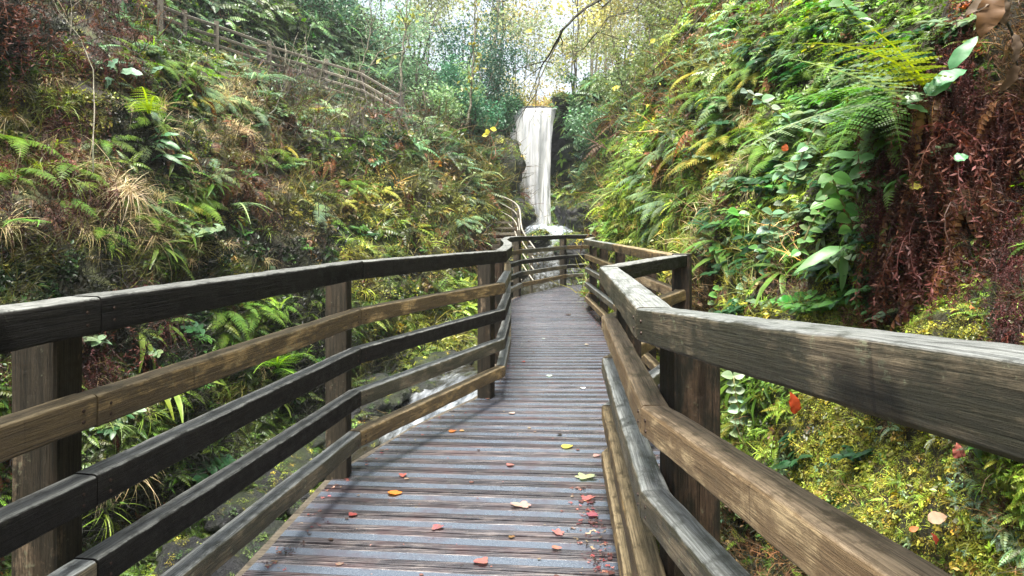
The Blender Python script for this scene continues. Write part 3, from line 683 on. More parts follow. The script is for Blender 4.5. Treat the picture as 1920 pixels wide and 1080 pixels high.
def p_leafy(n=46, lw=.5, ll=.2):
    q = Q()
    for s in range(6):
        az = random.uniform(0, 6.28); L = random.uniform(.5, 1.0); pts = arcpts(az, L*.5, random.uniform(.7, 1.1), .35, n=5)
        q.blade(pts, .018, (.9, .8, .5))
        for i in range(n//6):
            t = .25+.75*i/(n//6-1); k = t*5; a = pts[min(4, int(k))].lerp(pts[min(5, int(k)+1)], k-int(k))
            d = Vector((math.cos(az+random.choice((-1, 1))*1.4+random.gauss(0, .5)), math.sin(az+random.choice((-1, 1))*1.4+random.gauss(0, .5)), random.uniform(-.2, .4)))
            l = ll*random.uniform(.7, 1.3); q.leaf(a, d, Vector((0, 0, 1))+rv(.3), l, l*lw, tone(.3), .15, random.uniform(0, .6))
    return q
def p_clump(n=16, ll=.34, lw=.5, r=.75, flat=.5):
    q = Q()
    for i in range(n):
        b = rv(.38); b.z = abs(b.z)*flat; d = Vector((random.gauss(0, 1), random.gauss(0, 1), random.uniform(-.6, .8))); l = ll*random.uniform(.6, 1.35)
        q.leaf(b*r, d, Vector((0, 0, 1))+rv(.45), l, l*lw, tone(.4), .2, random.uniform(0, .5))
    return q
def p_hang(n=13):
    """wiry withered strands hanging straight down with tiny curled leaflets"""
    q = Q()
    for i in range(n):
        p = Vector((random.gauss(0, .3), random.gauss(0, .3), random.uniform(-.1, .25))); c = tone(.5); pts = [p]; d = Vector((random.gauss(0, .5), random.gauss(0, .5), .2)).normalized()
        for k in range(7):
            d = (d+rv(.25)+Vector((0, 0, -.75))).normalized(); p = p+d*.2; pts.append(p)
        q.blade(pts, .012, c, n=rv(1))
        for k in range(1, 8):
            for _ in range(7):
                a = pts[k-1].lerp(pts[k], random.random()); l = random.uniform(.05, .13); q.leaf(a, rv(1)+Vector((0, 0, -.5)), rv(1), l, l*.30, tuple(x*y for x, y in zip(c, tone(.35))), .2, .3)
    return q
def p_twigs(n=9):
    q = Q()
    for i in range(n):
        p = rv(.25); p.z = 0; d = Vector((random.gauss(0, .6), random.gauss(0, .6), 1)).normalized(); pts = [p]
        for k in range(5): d = (d+rv(.22)).normalized(); p = p+d*.22; pts.append(p)
        q.blade(pts, .022, tone(.3), n=rv(1)); q.blade(pts, .022, tone(.3), n=rv(1))
        for k in (2, 3, 4):
            e = (d+rv(.7)).normalized(); q.blade([pts[k], pts[k]+e*.16, pts[k]+e*.3+rv(.04)], .012, tone(.3), n=rv(1))
    return q
def frame(n, rz, lean=.5, up=Vector((0, 0, 1))):
    z = (Vector(n)*(1-lean)+up*lean).normalized(); x = Vector((math.cos(rz), math.sin(rz), 0)); x = (x-z*x.dot(z)).normalized(); y = z.cross(x)
    return np.array([[x.x, y.x, z.x], [x.y, y.y, z.y], [x.z, y.z, z.z]])
def scatter_mesh(name, items, mat, label, cat):
    """items: (proto_array, loc, 3x3, scale, col) merged into ONE stuff mesh"""
    by = {}
    for it in items: by.setdefault(id(it[0]), []).append(it)
    V = []; Fc = []; C = []; off = 0
    for L in by.values():
        v, f, c = L[0][0]; n = len(L)
        Rm = np.stack([l[2]*l[3] for l in L]); T = np.array([tuple(l[1]) for l in L]); K = np.array([l[4] for l in L])
        W = np.einsum('nij,vj->nvi', Rm, v)+T[:, None, :]; V.append(W.reshape(-1, 3))
        C.append((K[:, None, :]*c[None]).reshape(-1, 3))
        Fc.append((f[None]+(np.arange(n)*len(v))[:, None, None]).reshape(-1, 4)+off); off += n*len(v)
    o = mesh_obj(name, np.concatenate(V), np.concatenate(Fc), mat, None, np.concatenate(C)); return tag(o, label, cat, kind='stuff')

# what grows where, dark tints also painting in shaded hollows: (x, y, rx, ry, weights)
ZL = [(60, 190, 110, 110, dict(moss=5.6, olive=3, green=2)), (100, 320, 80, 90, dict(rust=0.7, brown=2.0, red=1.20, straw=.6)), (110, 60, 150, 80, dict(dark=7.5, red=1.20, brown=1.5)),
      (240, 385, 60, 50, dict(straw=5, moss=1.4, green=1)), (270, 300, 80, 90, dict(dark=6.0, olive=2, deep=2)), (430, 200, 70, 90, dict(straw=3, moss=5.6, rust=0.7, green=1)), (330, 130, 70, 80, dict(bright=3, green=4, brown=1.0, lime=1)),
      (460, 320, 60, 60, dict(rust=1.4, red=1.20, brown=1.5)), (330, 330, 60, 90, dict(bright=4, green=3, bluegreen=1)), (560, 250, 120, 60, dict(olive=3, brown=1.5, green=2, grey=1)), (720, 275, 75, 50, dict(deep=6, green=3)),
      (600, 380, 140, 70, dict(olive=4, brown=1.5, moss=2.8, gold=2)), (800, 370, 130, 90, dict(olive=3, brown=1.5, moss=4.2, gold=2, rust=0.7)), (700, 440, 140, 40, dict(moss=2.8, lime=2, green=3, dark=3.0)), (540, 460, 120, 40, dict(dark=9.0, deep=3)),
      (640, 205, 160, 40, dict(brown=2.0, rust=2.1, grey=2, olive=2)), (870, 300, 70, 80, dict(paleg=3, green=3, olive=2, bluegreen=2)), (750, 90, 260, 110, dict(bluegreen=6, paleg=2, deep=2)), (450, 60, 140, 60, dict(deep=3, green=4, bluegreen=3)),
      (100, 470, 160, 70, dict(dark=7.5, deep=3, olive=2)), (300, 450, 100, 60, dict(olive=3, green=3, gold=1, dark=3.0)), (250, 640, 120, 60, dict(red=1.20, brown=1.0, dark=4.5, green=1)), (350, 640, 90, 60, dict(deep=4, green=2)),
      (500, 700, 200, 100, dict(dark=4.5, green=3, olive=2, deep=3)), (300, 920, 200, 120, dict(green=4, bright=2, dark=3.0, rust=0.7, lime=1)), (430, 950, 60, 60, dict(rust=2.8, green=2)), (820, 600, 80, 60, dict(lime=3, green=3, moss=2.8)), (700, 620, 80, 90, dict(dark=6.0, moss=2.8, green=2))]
ZR = [(1200, 330, 80, 90, dict(green=3, bright=3, olive=3, paleg=1, brown=1)), (1230, 380, 80, 60, dict(lime=5, bright=3, gold=2)), (1300, 330, 110, 100, dict(lime=3, moss=3, gold=2, bright=3)), (1380, 430, 90, 90, dict(moss=4, brown=3, straw=1, olive=3)),
      (1250, 220, 90, 80, dict(green=3, bluegreen=3, olive=2, brown=2)), (1300, 80, 160, 80, dict(olive=3, paleg=3, brown=2, lime=2)), (1450, 80, 130, 80, dict(bright=4, lime=2, green=3, rust=1)), (1560, 200, 130, 90, dict(bright=4, green=3, paleg=2)),
      (1500, 330, 110, 90, dict(bright=3, green=3, lime=2, olive=1)), (1770, 380, 90, 170, dict(red=3.2, brown=1.2, rust=.6, dark=2.5, green=2.2, moss=1.8, lime=1, bright=.8)), (1880, 420, 50, 170, dict(red=3, dark=3, green=1.5, moss=1.2, rust=.5)), (1690, 330, 45, 55, dict(red=3, rust=2, green=2)), (1650, 550, 90, 50, dict(moss=5, lime=2, red=1)),
      (1860, 200, 70, 90, dict(red=3, brown=3, dark=3)), (1880, 60, 60, 60, dict(brown=3, dark=4)), (1600, 800, 200, 120, dict(moss=5, lime=4, paleg=2, brown=1)), (1820, 900, 130, 150, dict(moss=6, lime=3, paleg=2, brown=1)), (1720, 800, 60, 60, dict(brown=3, dark=3, moss=2)), (1400, 740, 60, 60, dict(bright=4, green=3)),
      (1330, 620, 60, 40, dict(lime=2, moss=2, brown=2)), (1400, 960, 60, 80, dict(dark=3, brown=2, green=3)), (1750, 120, 80, 90, dict(green=3, rust=2, bright=2)), (1620, 640, 200, 40, dict(moss=5, olive=2))]
ZC = [(1090, 260, 70, 90, dict(bluegreen=4, green=4, deep=3)), (1000, 300, 70, 120, dict(deep=4, green=3))]
def colour_at(px, py, side, loc=None, D=5):
    Z = (ZL, ZR, ZC)[side]; px = min(1950, max(-30, px)); py = min(1080, max(-20, py)); tot = {}
    j = 1.0
    for (x, y, rx, ry, w) in Z:
        g = math.exp(-.5*(((px-x)/rx)**2+((py-y)/ry)**2))+1e-6
        s = sum(w.values())
        for k, a in w.items(): tot[k] = tot.get(k, 0)+g*g*a/s
    ks = sorted(tot); wts = [tot[k] for k in ks]
    if loc is None or random.random() < .22: return random.choices(ks, wts)[0]
    u = (.5+1.15*noise.noise(Vector(loc)*(3.4/max(1.2, D)**.62)+Vector((7, side*9, 3)))+random.gauss(0, .06)) % 1.0; t = u*sum(wts)
    for k, a in zip(ks, wts):
        t -= a
        if t <= 0: return k
    return ks[-1]
def jit(c, a=.42):
    k = math.exp(random.gauss(0, a)); return tuple(max(.002, v*k*math.exp(random.gauss(0, .1))) for v in c)

pools = dict(clump=[p_clump(26, .30, .55).arr() for _ in range(5)], ivy=[p_clump(20, .34, .9, flat=.3).arr() for _ in range(3)], moss=[p_clump(46, .17, .38, .9, .6).arr() for _ in range(5)],
             fern=[p_fern(5, 10).arr() for _ in range(5)], grass=[p_grass(22, .03).arr() for _ in range(5)], brk=[p_bracken(7).arr() for _ in range(5)], twig=[p_twigs(6).arr() for _ in range(4)], hang=[p_hang().arr() for _ in range(6)])
KIND = dict(moss=('moss', 'moss', 'grass', 'clump'), lime=('clump', 'grass', 'fern', 'moss', 'grass'), green=('clump', 'clump', 'fern', 'ivy', 'grass'), bright=('clump', 'ivy', 'fern', 'clump', 'grass'), deep=('ivy', 'clump', 'ivy'), bluegreen=('fern', 'clump', 'clump', 'fern'),
            paleg=('ivy', 'fern', 'clump'), olive=('clump', 'moss', 'grass', 'twig'), brown=('brk', 'clump', 'twig', 'brk'), red=('hang', 'hang', 'brk', 'hang'), rust=('brk', 'clump', 'brk'), straw=('grass', 'twig', 'grass'), yellow=('clump',), dark=('moss', 'clump', 'twig'),
            grey=('twig',), gold=('clump', 'grass'))
SZ = dict(clump=1.0, ivy=1.0, moss=.8, fern=1.6, grass=1.5, brk=1.9, twig=2.0, hang=1.7)
stuff = {}
def ground_sample(loc, n, side, px, py, D, mul=1.):
    cn = colour_at(px, py, side, loc, D); kd = random.choice(KIND[cn])
    s = np.clip(.0175*D, .03, .40)*SZ[kd]*random.uniform(.6, 1.5)*mul
    if D < 4 and kd in ('fern', 'grass', 'brk'): s *= .8
    key = {'moss': 'moss', 'brk': 'dead_bracken', 'hang': 'dead_bracken', 'twig': 'dead_stems', 'grass': 'grass'}.get(kd, 'ground_cover')
    lean = .15 if kd in ('moss', 'ivy') else 1.0 if kd == 'hang' else .6 if kd == 'brk' else .45
    if kd == 'hang': loc = Vector(loc)+Vector(n)*.06*s*3
    stuff.setdefault((key, side), []).append((random.choice(pools[kd]), loc, frame(n, random.uniform(0, 6.28), lean), s, tuple(v*(.70 if side == 0 else 1.12) for v in jit(PAL[cn]))))  # left bank darkened, right lightened: their uneven light put into the colours
def scat(N, x0, x1, y0, y1, mul=1.):
    for _ in range(N):
        px, py = random.uniform(x0, x1), random.uniform(y0, y1); h = hit(px, py)
        if h is None: continue
        loc, n, side = h
        if loc.z < (-1.35 if loc.x < -2.0 or loc.x > .7 else -1.05) or loc.y > 60: continue
        if side == 2 and (abs(px-1000) < 42 or (1028 < px < 1080 and 235 < py < 420)): continue
        if 320 < px < 790 and 0 < py-np.interp(px, [300, 405, 504, 610, 679, 762], [8, 46, 82, 116, 137, 184]) < 50 and random.random() < .6: continue
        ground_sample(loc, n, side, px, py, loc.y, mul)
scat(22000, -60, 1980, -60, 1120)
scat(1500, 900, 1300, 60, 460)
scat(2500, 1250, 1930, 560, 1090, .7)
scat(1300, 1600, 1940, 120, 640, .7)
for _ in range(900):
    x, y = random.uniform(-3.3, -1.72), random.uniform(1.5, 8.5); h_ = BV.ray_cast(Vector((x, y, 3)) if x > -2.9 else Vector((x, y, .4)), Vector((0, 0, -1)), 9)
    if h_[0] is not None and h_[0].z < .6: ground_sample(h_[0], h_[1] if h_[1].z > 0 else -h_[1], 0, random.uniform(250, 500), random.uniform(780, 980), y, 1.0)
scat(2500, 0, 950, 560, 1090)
# the same growth where this view does not reach, thinner
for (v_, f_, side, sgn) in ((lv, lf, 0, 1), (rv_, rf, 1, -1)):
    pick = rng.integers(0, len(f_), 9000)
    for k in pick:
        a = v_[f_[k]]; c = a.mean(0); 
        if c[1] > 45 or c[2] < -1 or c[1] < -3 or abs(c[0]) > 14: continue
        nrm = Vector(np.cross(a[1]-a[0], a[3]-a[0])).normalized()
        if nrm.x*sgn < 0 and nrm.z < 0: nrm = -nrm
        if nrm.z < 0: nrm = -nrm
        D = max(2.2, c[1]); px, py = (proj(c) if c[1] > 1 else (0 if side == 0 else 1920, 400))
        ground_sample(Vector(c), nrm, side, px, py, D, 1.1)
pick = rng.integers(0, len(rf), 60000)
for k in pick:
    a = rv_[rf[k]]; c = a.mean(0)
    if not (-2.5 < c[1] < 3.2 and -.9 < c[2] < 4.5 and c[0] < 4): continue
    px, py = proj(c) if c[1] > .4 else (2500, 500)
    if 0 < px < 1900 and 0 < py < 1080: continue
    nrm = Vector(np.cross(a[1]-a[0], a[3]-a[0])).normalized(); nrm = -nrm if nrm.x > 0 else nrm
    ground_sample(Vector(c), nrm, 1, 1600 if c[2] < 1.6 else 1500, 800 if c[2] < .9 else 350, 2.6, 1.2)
LBL = {('moss', 0): ('moss cushions and tufts over the shaded left bank', 'moss'), ('moss', 1): ('bright yellow green moss covering the right bank', 'moss'), ('moss', 2): ('moss on the cliff round the waterfall', 'moss'),
       ('dead_bracken', 0): ('brown withered bracken hanging on the left bank', 'bracken'), ('dead_bracken', 1): ('dark red withered bracken hanging down the right bank', 'bracken'), ('dead_bracken', 2): ('withered bracken on the waterfall cliff', 'bracken'),
       ('dead_stems', 0): ('thin dead stems tangled over the left bank', 'dead stems'), ('dead_stems', 1): ('thin dead stems tangled over the right bank', 'dead stems'), ('dead_stems', 2): ('thin dead stems on the waterfall cliff', 'dead stems'),
       ('grass', 0): ('straw and green grass trailing over the left bank', 'grass'), ('grass', 1): ('lime green grass trailing over the right bank', 'grass'), ('grass', 2): ('grass on the cliff by the waterfall', 'grass'),
       ('ground_cover', 0): ('mixed leafy ground cover over the left bank', 'ground cover'), ('ground_cover', 1): ('mixed leafy ground cover over the right bank', 'ground cover'), ('ground_cover', 2): ('green leafy growth covering the waterfall cliff', 'ground cover')}
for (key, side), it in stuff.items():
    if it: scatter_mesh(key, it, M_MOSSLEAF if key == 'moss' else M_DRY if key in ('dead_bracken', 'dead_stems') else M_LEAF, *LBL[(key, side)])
# moss and ferns on the big boulders
it = []
for o in [o for o in COL.objects if o.name.startswith('rock')]:
    vs = o.data.vertices; big = max(o.dimensions) > .5 or o.dimensions.x == 0
    n = 420 if o.get('group') == 'boulders along the stream' else 90
    for _ in range(n):
        v = random.choice(vs)
        if v.normal.z < (.15 if n > 100 and o.location.z > 2 else .45): continue
        it.append((random.choice(pools['moss' if random.random() < .7 else 'clump']), o.matrix_basis @ v.co, frame(o.matrix_basis.to_3x3() @ v.normal, random.random()*6, .2), (.20 if n > 100 else .06)*random.uniform(.6, 1.4), jit(PAL[random.choice(('green', 'green', 'moss', 'olive', 'deep'))])))
scatter_mesh('moss', it, M_MOSSLEAF, 'dark green moss growing on the stream boulders', 'moss')

# ---------------- individual plants
def proto(name, q, mat): 
    me_o = q.obj(name, mat); me_o.hide_render = False; return me_o
plants = []          # (object, kind word, tone word, side, px, py)
HPOS = []
def where(px, py, side):
    if side == 0:
        if py < 150: v = 'near the top of the left hillside' if px < 480 else 'above the hillside fence'
        elif py < 300: v = 'on the upper left bank'
        elif py < 440: v = 'halfway down the left bank'
        elif py < 560: v = 'low on the left bank above the top rail'
        else: v = 'seen through the left fence rails'
        h = 'at the left edge' if px < 160 else 'above the nearest left post' if px < 350 else 'between the two nearest left posts' if px < 560 else 'over the second left post' if px < 740 else 'left of the far bend'
    elif side == 1:
        if py < 150: v = 'near the top of the right bank'
        elif py < 300: v = 'on the upper right bank'
        elif py < 440: v = 'halfway down the right bank'
        elif py < 640: v = 'low on the right bank'
        else: v = 'under the right top rail'
        h = 'right of the waterfall' if px < 1250 else 'above the recess post' if px < 1400 else 'right of the recess' if px < 1600 else 'left of the red bracken' if px < 1730 else 'by the right edge'
    else: v, h = 'on the waterfall cliff', ('left of the fall' if px < 1000 else 'right of the fall')
    return v, h
def scatter_individuals(kind, name, protos, mat, N, size, cols, group, boxes, lean=.5, tonew=None, far=None):
    """protos: dict tone -> list of template objects; boxes give the picture areas where the kind is seen"""
    made = 0; tries = 0
    while made < N and tries < N*30:
        tries += 1; b = random.choices(boxes, [x[4] for x in boxes])[0]
        px, py = random.uniform(b[0], b[2]), random.uniform(b[1], b[3]); h = hit(px, py)
        if h is None or h[0].y > 32 or h[0].z < -1.0: continue
        loc, n, side = h
        if 320 < px < 790 and 0 < py-np.interp(px, [300, 405, 504, 610, 679, 762], [8, 46, 82, 116, 137, 184]) < 75: continue
        if any(abs(px-x) < 14 and abs(py-y) < 12 for x, y in HPOS): continue
        HPOS.append((px, py))
        tn = b[5] if len(b) > 5 else random.choice(list(protos))
        src = random.choice(protos[tn]); D = loc.y
        s = random.uniform(*size)*(1+D*.03) if D > 4 else random.uniform(*size)*.62
        t = src['root']; fr = frame(n, random.uniform(0, 6.28), lean); m = Matrix([list(r) for r in fr]).to_quaternion()
        if src['tree'] is not None and D < 7.5: o = copy_tree(src['tree'])
        else: o = src['root'].copy(); COL.objects.link(o)
        o.name = name; o.location = loc-Vector(n)*.02; o.rotation_mode = 'QUATERNION'; o.rotation_quaternion = m; o.scale = (s, s, s)
        plants.append((o, kind, tn, side, px, py, s/D, group)); made += 1
def kill(o):
    for c in list(o.children): kill(c)
    bpy.data.objects.remove(o)
temps = []
def template(name, q, mat, tint, parts=None):
    """one mesh for small copies and, where parts is given, an Empty with a mesh per part for near copies"""
    r = q.obj(name, mat, None, tint) if q else None; tree = None
    if parts:
        tree = empty(name, (0, 0, 0))
        for pn, pq in parts: pq.obj(pn, mat, tree, tint)
        temps.append(tree)
    temps.append(r); return dict(root=r, tree=tree)
def hleaf(q, a, d, nrm, L, W, col, bend=.25, wav=.0):
    """smooth pointed leaf: 9 stations, three points across, curved along the midrib"""
    d = Vector(d).normalized(); sd = d.cross(Vector(nrm)).normalized(); up = sd.cross(d); n = 9; b = len(q.v); vs = []; fs = []
    for i in range(n+1):
        t = i/n; k = W*.5*math.sin(math.pi*t**.78)**.75 if 0 < t < 1 else .0006
        c = Vector(a)+d*L*t-up*L*bend*t*t; w_ = up*wav*W*math.sin(i*1.9)
        vs += [c-sd*k+up*k*.22+w_, c, c+sd*k+up*k*.22-w_]
    for i in range(n):
        for j in (0, 1): fs.append((3*i+j, 3*i+j+1, 3*i+4+j, 3*i+3+j))
    q.v += vs; q.f += [tuple(b+x for x in f) for f in fs]; q.c += [tuple(c*(.8 if j == 1 else 1) for c in col) for i in range(n+1) for j in range(3)]
def fern_template(tint, n=7, seed=0):
    st0 = random.getstate(); parts = []; whole = Q()
    for i in range(n):
        az = i*6.283/n+random.uniform(-.3, .3); L = random.uniform(.7, 1.05); q = Q()
        frond(q, arcpts(az, L, random.uniform(.45, .85), random.uniform(.5, .85), n=8), .17*L+.03, 17, tone(.2), pin=True)
        parts.append(('frond', q)); w_ = Q()
        off = len(whole.v); whole.v += q.v; whole.c += q.c; whole.f += [tuple(a+off for a in f) for f in q.f]
    return template('fern', whole, M_LEAF, tint, parts)
def leafy_template(tint, lw, ll, n=5):
    parts = []; whole = Q()
    for s in range(n):
        az = random.uniform(0, 6.28); L = random.uniform(.6, 1.0); pts = arcpts(az, L*.5, random.uniform(.7, 1.1), .35, n=5); q = Q(); q.blade(pts, .02, (.9, .7, .45)); q.blade(pts, .02, (.9, .7, .45), n=(1, 0, 0)); parts.append(('stem', q))
        for i in range(6):
            for sg in (-1, 1):
                t = .25+.74*i/5; k = t*5; a = pts[min(4, int(k))].lerp(pts[min(5, int(k)+1)], k-int(k)); an = az+sg*1.45+random.gauss(0, .3)+(i % 2)*.5
                d = Vector((math.cos(an), math.sin(an), random.uniform(-.1, .4))); l = ll*random.uniform(.7, 1.2)
                b2 = MB(); b2.leaf(a, d, Vector((0, 0, 1))+rv(.2), l, l*lw, tone(.25), .12, random.uniform(.1, .6)); q2 = Q(); q2.v = b2.v; q2.c = b2.c
                q2.f = [f if len(f) == 4 else f for f in b2.f]; qq = Q(); hleaf(qq, a, d, Vector((0, 0, 1))+rv(.2), l, l*lw, tone(.25), random.uniform(.05, .35)); parts.append(('leaf', qq))
    for _, q in parts:
        off = len(whole.v); whole.v += q.v; whole.c += q.c; whole.f += [tuple(a+off for a in f) for f in q.f]
    return template('leafy_plant', whole, M_LEAF, tint, parts)
T_FERN = {'green': [fern_template(PAL['bright']) for _ in range(2)], 'pale green': [fern_template(PAL['paleg']) for _ in range(2)], 'yellowing': [fern_template((.34, .33, .05)) for _ in range(2)]}
T_GRASS = {'green': [template('grass_tuft', p_grass(50, .018), M_LEAF, PAL["lime"]) for _ in range(3)],
           'straw coloured': [template('grass_tuft', p_grass(80, .010, 1.0), M_DRY, PAL['straw']) for _ in range(3)]}
T_STRAP = {'glossy green': [template('strap_leaved_fern', p_strap(), M_LEAF, PAL['bright']) for _ in range(3)], 'lime green': [template('strap_leaved_fern', p_strap(), M_LEAF, PAL['lime']) for _ in range(2)]}
T_BRK = {'red brown': [template('withered_bracken', p_hang(26), M_DRY, (.11, .038, .024)) for _ in range(3)], 'rusty': [template('withered_bracken', p_bracken(12), M_DRY, (.24, .11, .045)) for _ in range(3)]}
T_LEAFY = {'pale green': [leafy_template(PAL['paleg'], .62, .17) for _ in range(2)], 'dark green': [leafy_template((.03, .10, .03), .5, .18) for _ in range(2)], 'fresh green': [leafy_template((.10, .25, .05), .55, .17) for _ in range(2)]}
scatter_individuals('fern', 'fern', T_FERN, M_LEAF, 175, (.26, .5), None, 'ferns growing on the banks', [(280, 40, 900, 250, 2), (200, 100, 900, 460, 4), (0, 200, 300, 480, .8, 'green'), (860, 240, 960, 420, 2, 'pale green'), (400, 560, 640, 720, .5, 'green'), (700, 0, 960, 190, 1.2, 'pale green'),
   (1140, 100, 1420, 330, 3), (1350, 120, 1700, 330, 2, 'green'), (1050, 200, 1160, 380, 1, 'green'), (1120, 300, 1260, 430, .8, 'pale green')], .5)
scatter_individuals('grass tuft', 'grass_tuft', T_GRASS, M_LEAF, 150, (.22, .45), None, 'grass tufts on the banks', [(0, 100, 500, 500, 3), (160, 330, 300, 440, .8, 'straw coloured'), (380, 130, 500, 300, 1.2, 'straw coloured'), (500, 250, 940, 460, 2), (1130, 300, 1330, 470, 4, 'green'), (1200, 200, 1450, 480, 2), (150, 640, 620, 1050, 2)], .55)
scatter_individuals('strap leaved fern', 'strap_leaved_fern', T_STRAP, M_LEAF, 60, (.2, .36), None, 'strap leaved ferns on the banks', [(1180, 260, 1340, 460, 3), (1340, 250, 1640, 520, 2, 'glossy green'), (1360, 690, 1460, 800, .3, 'glossy green'), (280, 120, 460, 480, 1.5, 'glossy green'), (200, 600, 600, 760, .8)], .5)
scatter_individuals('withered bracken', 'withered_bracken', T_BRK, M_DRY, 130, (.24, .42), None, 'clumps of withered bracken', [(1690, 190, 1915, 570, 2.0, 'red brown'), (1650, 150, 1915, 560, 1.2, 'rusty'), (0, 0, 300, 130, .8, 'red brown'), (60, 220, 200, 400, 1, 'red brown'), (300, 60, 480, 330, 1.2, 'rusty'), (560, 190, 800, 330, 1.4, 'rusty'), (840, 380, 960, 440, .5, 'rusty'), (140, 580, 300, 660, .25, 'red brown'), (1150, 80, 1450, 300, .8, 'rusty')], .75)
scatter_individuals('leafy plant', 'leafy_plant', T_LEAFY, M_LEAF, 165, (.26, .5), None, 'broad leaved plants on the banks', [(1300, 20, 1800, 330, 4), (1330, 280, 1680, 600, 5), (1340, 680, 1920, 1000, .8), (240, 60, 700, 460, 2), (640, 230, 780, 320, 1, 'dark green'), (560, 420, 930, 470, 1), (150, 600, 660, 1000, 1.2)], .6)
for t in temps:
    if t is not None: kill(t)
ORD = ['leftmost', 'second from left', 'third from left', 'fourth from left', 'fifth from left', 'sixth from left', 'seventh from left', 'eighth from left', 'ninth from left', 'tenth from left']
bins = {}
for p in plants:
    v, h = where(p[4], p[5], p[3]); bins.setdefault((p[1], p[2], v, h), []).append(p)
for (kd, tn, v, h), L in bins.items():
    L.sort(key=lambda p: p[4])
    for i, p in enumerate(L):
        if len(L) == 1: lb = f'{tn} {kd} {v}, {h}'
        else: lb = f'{ORD[min(i, 9)] if i < len(L)-1 or i < 2 else "rightmost"} {tn} {kd} {v}, {h}'
        wds = lb.split()
        if len(wds) > 16: lb = ' '.join([w_ for w_ in wds if w_ not in ('the', 'down', 'on', 'in')][:16])
        tag(p[0], lb, {'strap leaved fern': 'fern', 'leafy plant': 'plant', 'withered bracken': 'bracken', 'grass tuft': 'grass'}.get(kd, kd), p[7])
# ---------------- particular plants, twigs, trees, litter
def frond_on(root, pts, pl, pairs, tint, pin=True, name='frond', wk=.2, lean=.3, mat=None):
    q = Q(); frond(q, [Vector(p)-root.location for p in pts], pl, pairs, (1, 1, 1), rach=(1.3, 1.2, .8), pin=pin, lean=lean, wk=wk)
    return q.obj(name, mat or M_LEAF, root, tint)
def q2mb(q):
    m_ = MB(); m_.v = q.v; m_.f = q.f; m_.c = q.c; return m_
def curve3(a, b, c, n=9):
    return [a*(1-t)**2+b*2*t*(1-t)+c*t*t for t in [i/n for i in range(n+1)]]
def hero_fern(label, base, fr, tint, group='prominent ferns'):
    r = empty('fern', base); tag(r, label, 'fern')
    for (m, t_, pl, pairs) in fr: frond_on(r, curve3(Vector(base), m, t_, 10), pl, pairs, tint)
    return r
def D_at(px, py, off=.25):
    h = hit(px, py); return (h[0].y if h else 8)-off
# big ferns of the right bank
d = D_at(1740, 170, .0)
b = U(1745, 175, d); hero_fern('large yellow green fern with a long arching frond high on the right bank', b, [(U(1660, 60, d-.35), U(1455, 85, d-.5), .13, 13), (U(1700, 90, d-.2), U(1600, 30, d-.3), .11, 11)], (.20, .27, .045))
b = U(1705, 190, d); hero_fern('pale green fern frond slanting down left below the yellow green fern', b, [(U(1600, 130, d-.35), U(1480, 110, d-.6), .11, 12), (U(1560, 180, d-.2), U(1385, 285, d-.4), .15, 14)], (.24, .34, .19))
d = D_at(1640, 210, .1)
hero_fern('bright green fern hanging between the pale frond and the red bracken', U(1650, 170, d), [(U(1600, 190, d-.3), U(1560, 300, d-.35), .12, 18), (U(1680, 200, d-.3), U(1690, 290, d-.3), .10, 16), (U(1560, 150, d-.3), U(1470, 200, d-.35), .12, 16)], (.12, .26, .05))
for (lab, px, py, fr, tint) in [
    ('pale fern frond poking up just above the left top rail', 525, 580, [((535, 545), (572, 560), .075), ((510, 550), (500, 560), .05)], (.22, .36, .12)),
    ('bright green fern spreading between the first and second left fence posts', 520, 690, [((540, 650), (590, 668), .12), ((500, 660), (475, 700), .10), ((540, 690), (575, 715), .09), ((520, 650), (530, 655), .1)], (.17, .33, .05)),
    ('pale fern halfway down the left bank above the second post', 440, 385, [((470, 370), (512, 395), .12), ((455, 365), (470, 420), .09)], (.24, .36, .20)),
    ('yellow green fern on the upper left bank right of the climbing stem', 280, 215, [((265, 170), (240, 205), .14), ((285, 160), (300, 190), .12), ((270, 150), (262, 165), .12)], (.22, .31, .05)),
    ('light green fern left of the straw grass at the left edge', 60, 415, [((30, 400), (5, 425), .12), ((80, 405), (70, 425), .10)], (.14, .30, .07)),
    ('pale feathery fern reaching out from the right bank near the fall foot', 1160, 355, [((1140, 345), (1100, 365), .22), ((1130, 360), (1105, 392), .2)], (.25, .36, .14)),
    ('silvery green fern leaning out left of the far bend', 900, 330, [((925, 310), (945, 335), .3), ((880, 320), (860, 350), .25)], (.28, .38, .22)),
    ('grey green fern under the hillside fence', 480, 150, [((430, 130), (390, 150), .4), ((520, 125), (560, 155), .4), ((480, 120), (470, 150), .3)], (.22, .36, .22)),
    ('pale green fern at the right end of the hillside fence', 720, 150, [((690, 110), (650, 120), .4), ((740, 110), (770, 130), .4)], (.20, .36, .24))]:
    d = D_at(px, py, .1); b = U(px, py, d); k = d/3.0*.36
    hero_fern(lab, b, [(U(m[0], m[1], d-k), U(t_[0], t_[1], d-k*1.3), pl*(d/5.5 if d < 8 else 1), 13) for m, t_, pl in fr], tint)
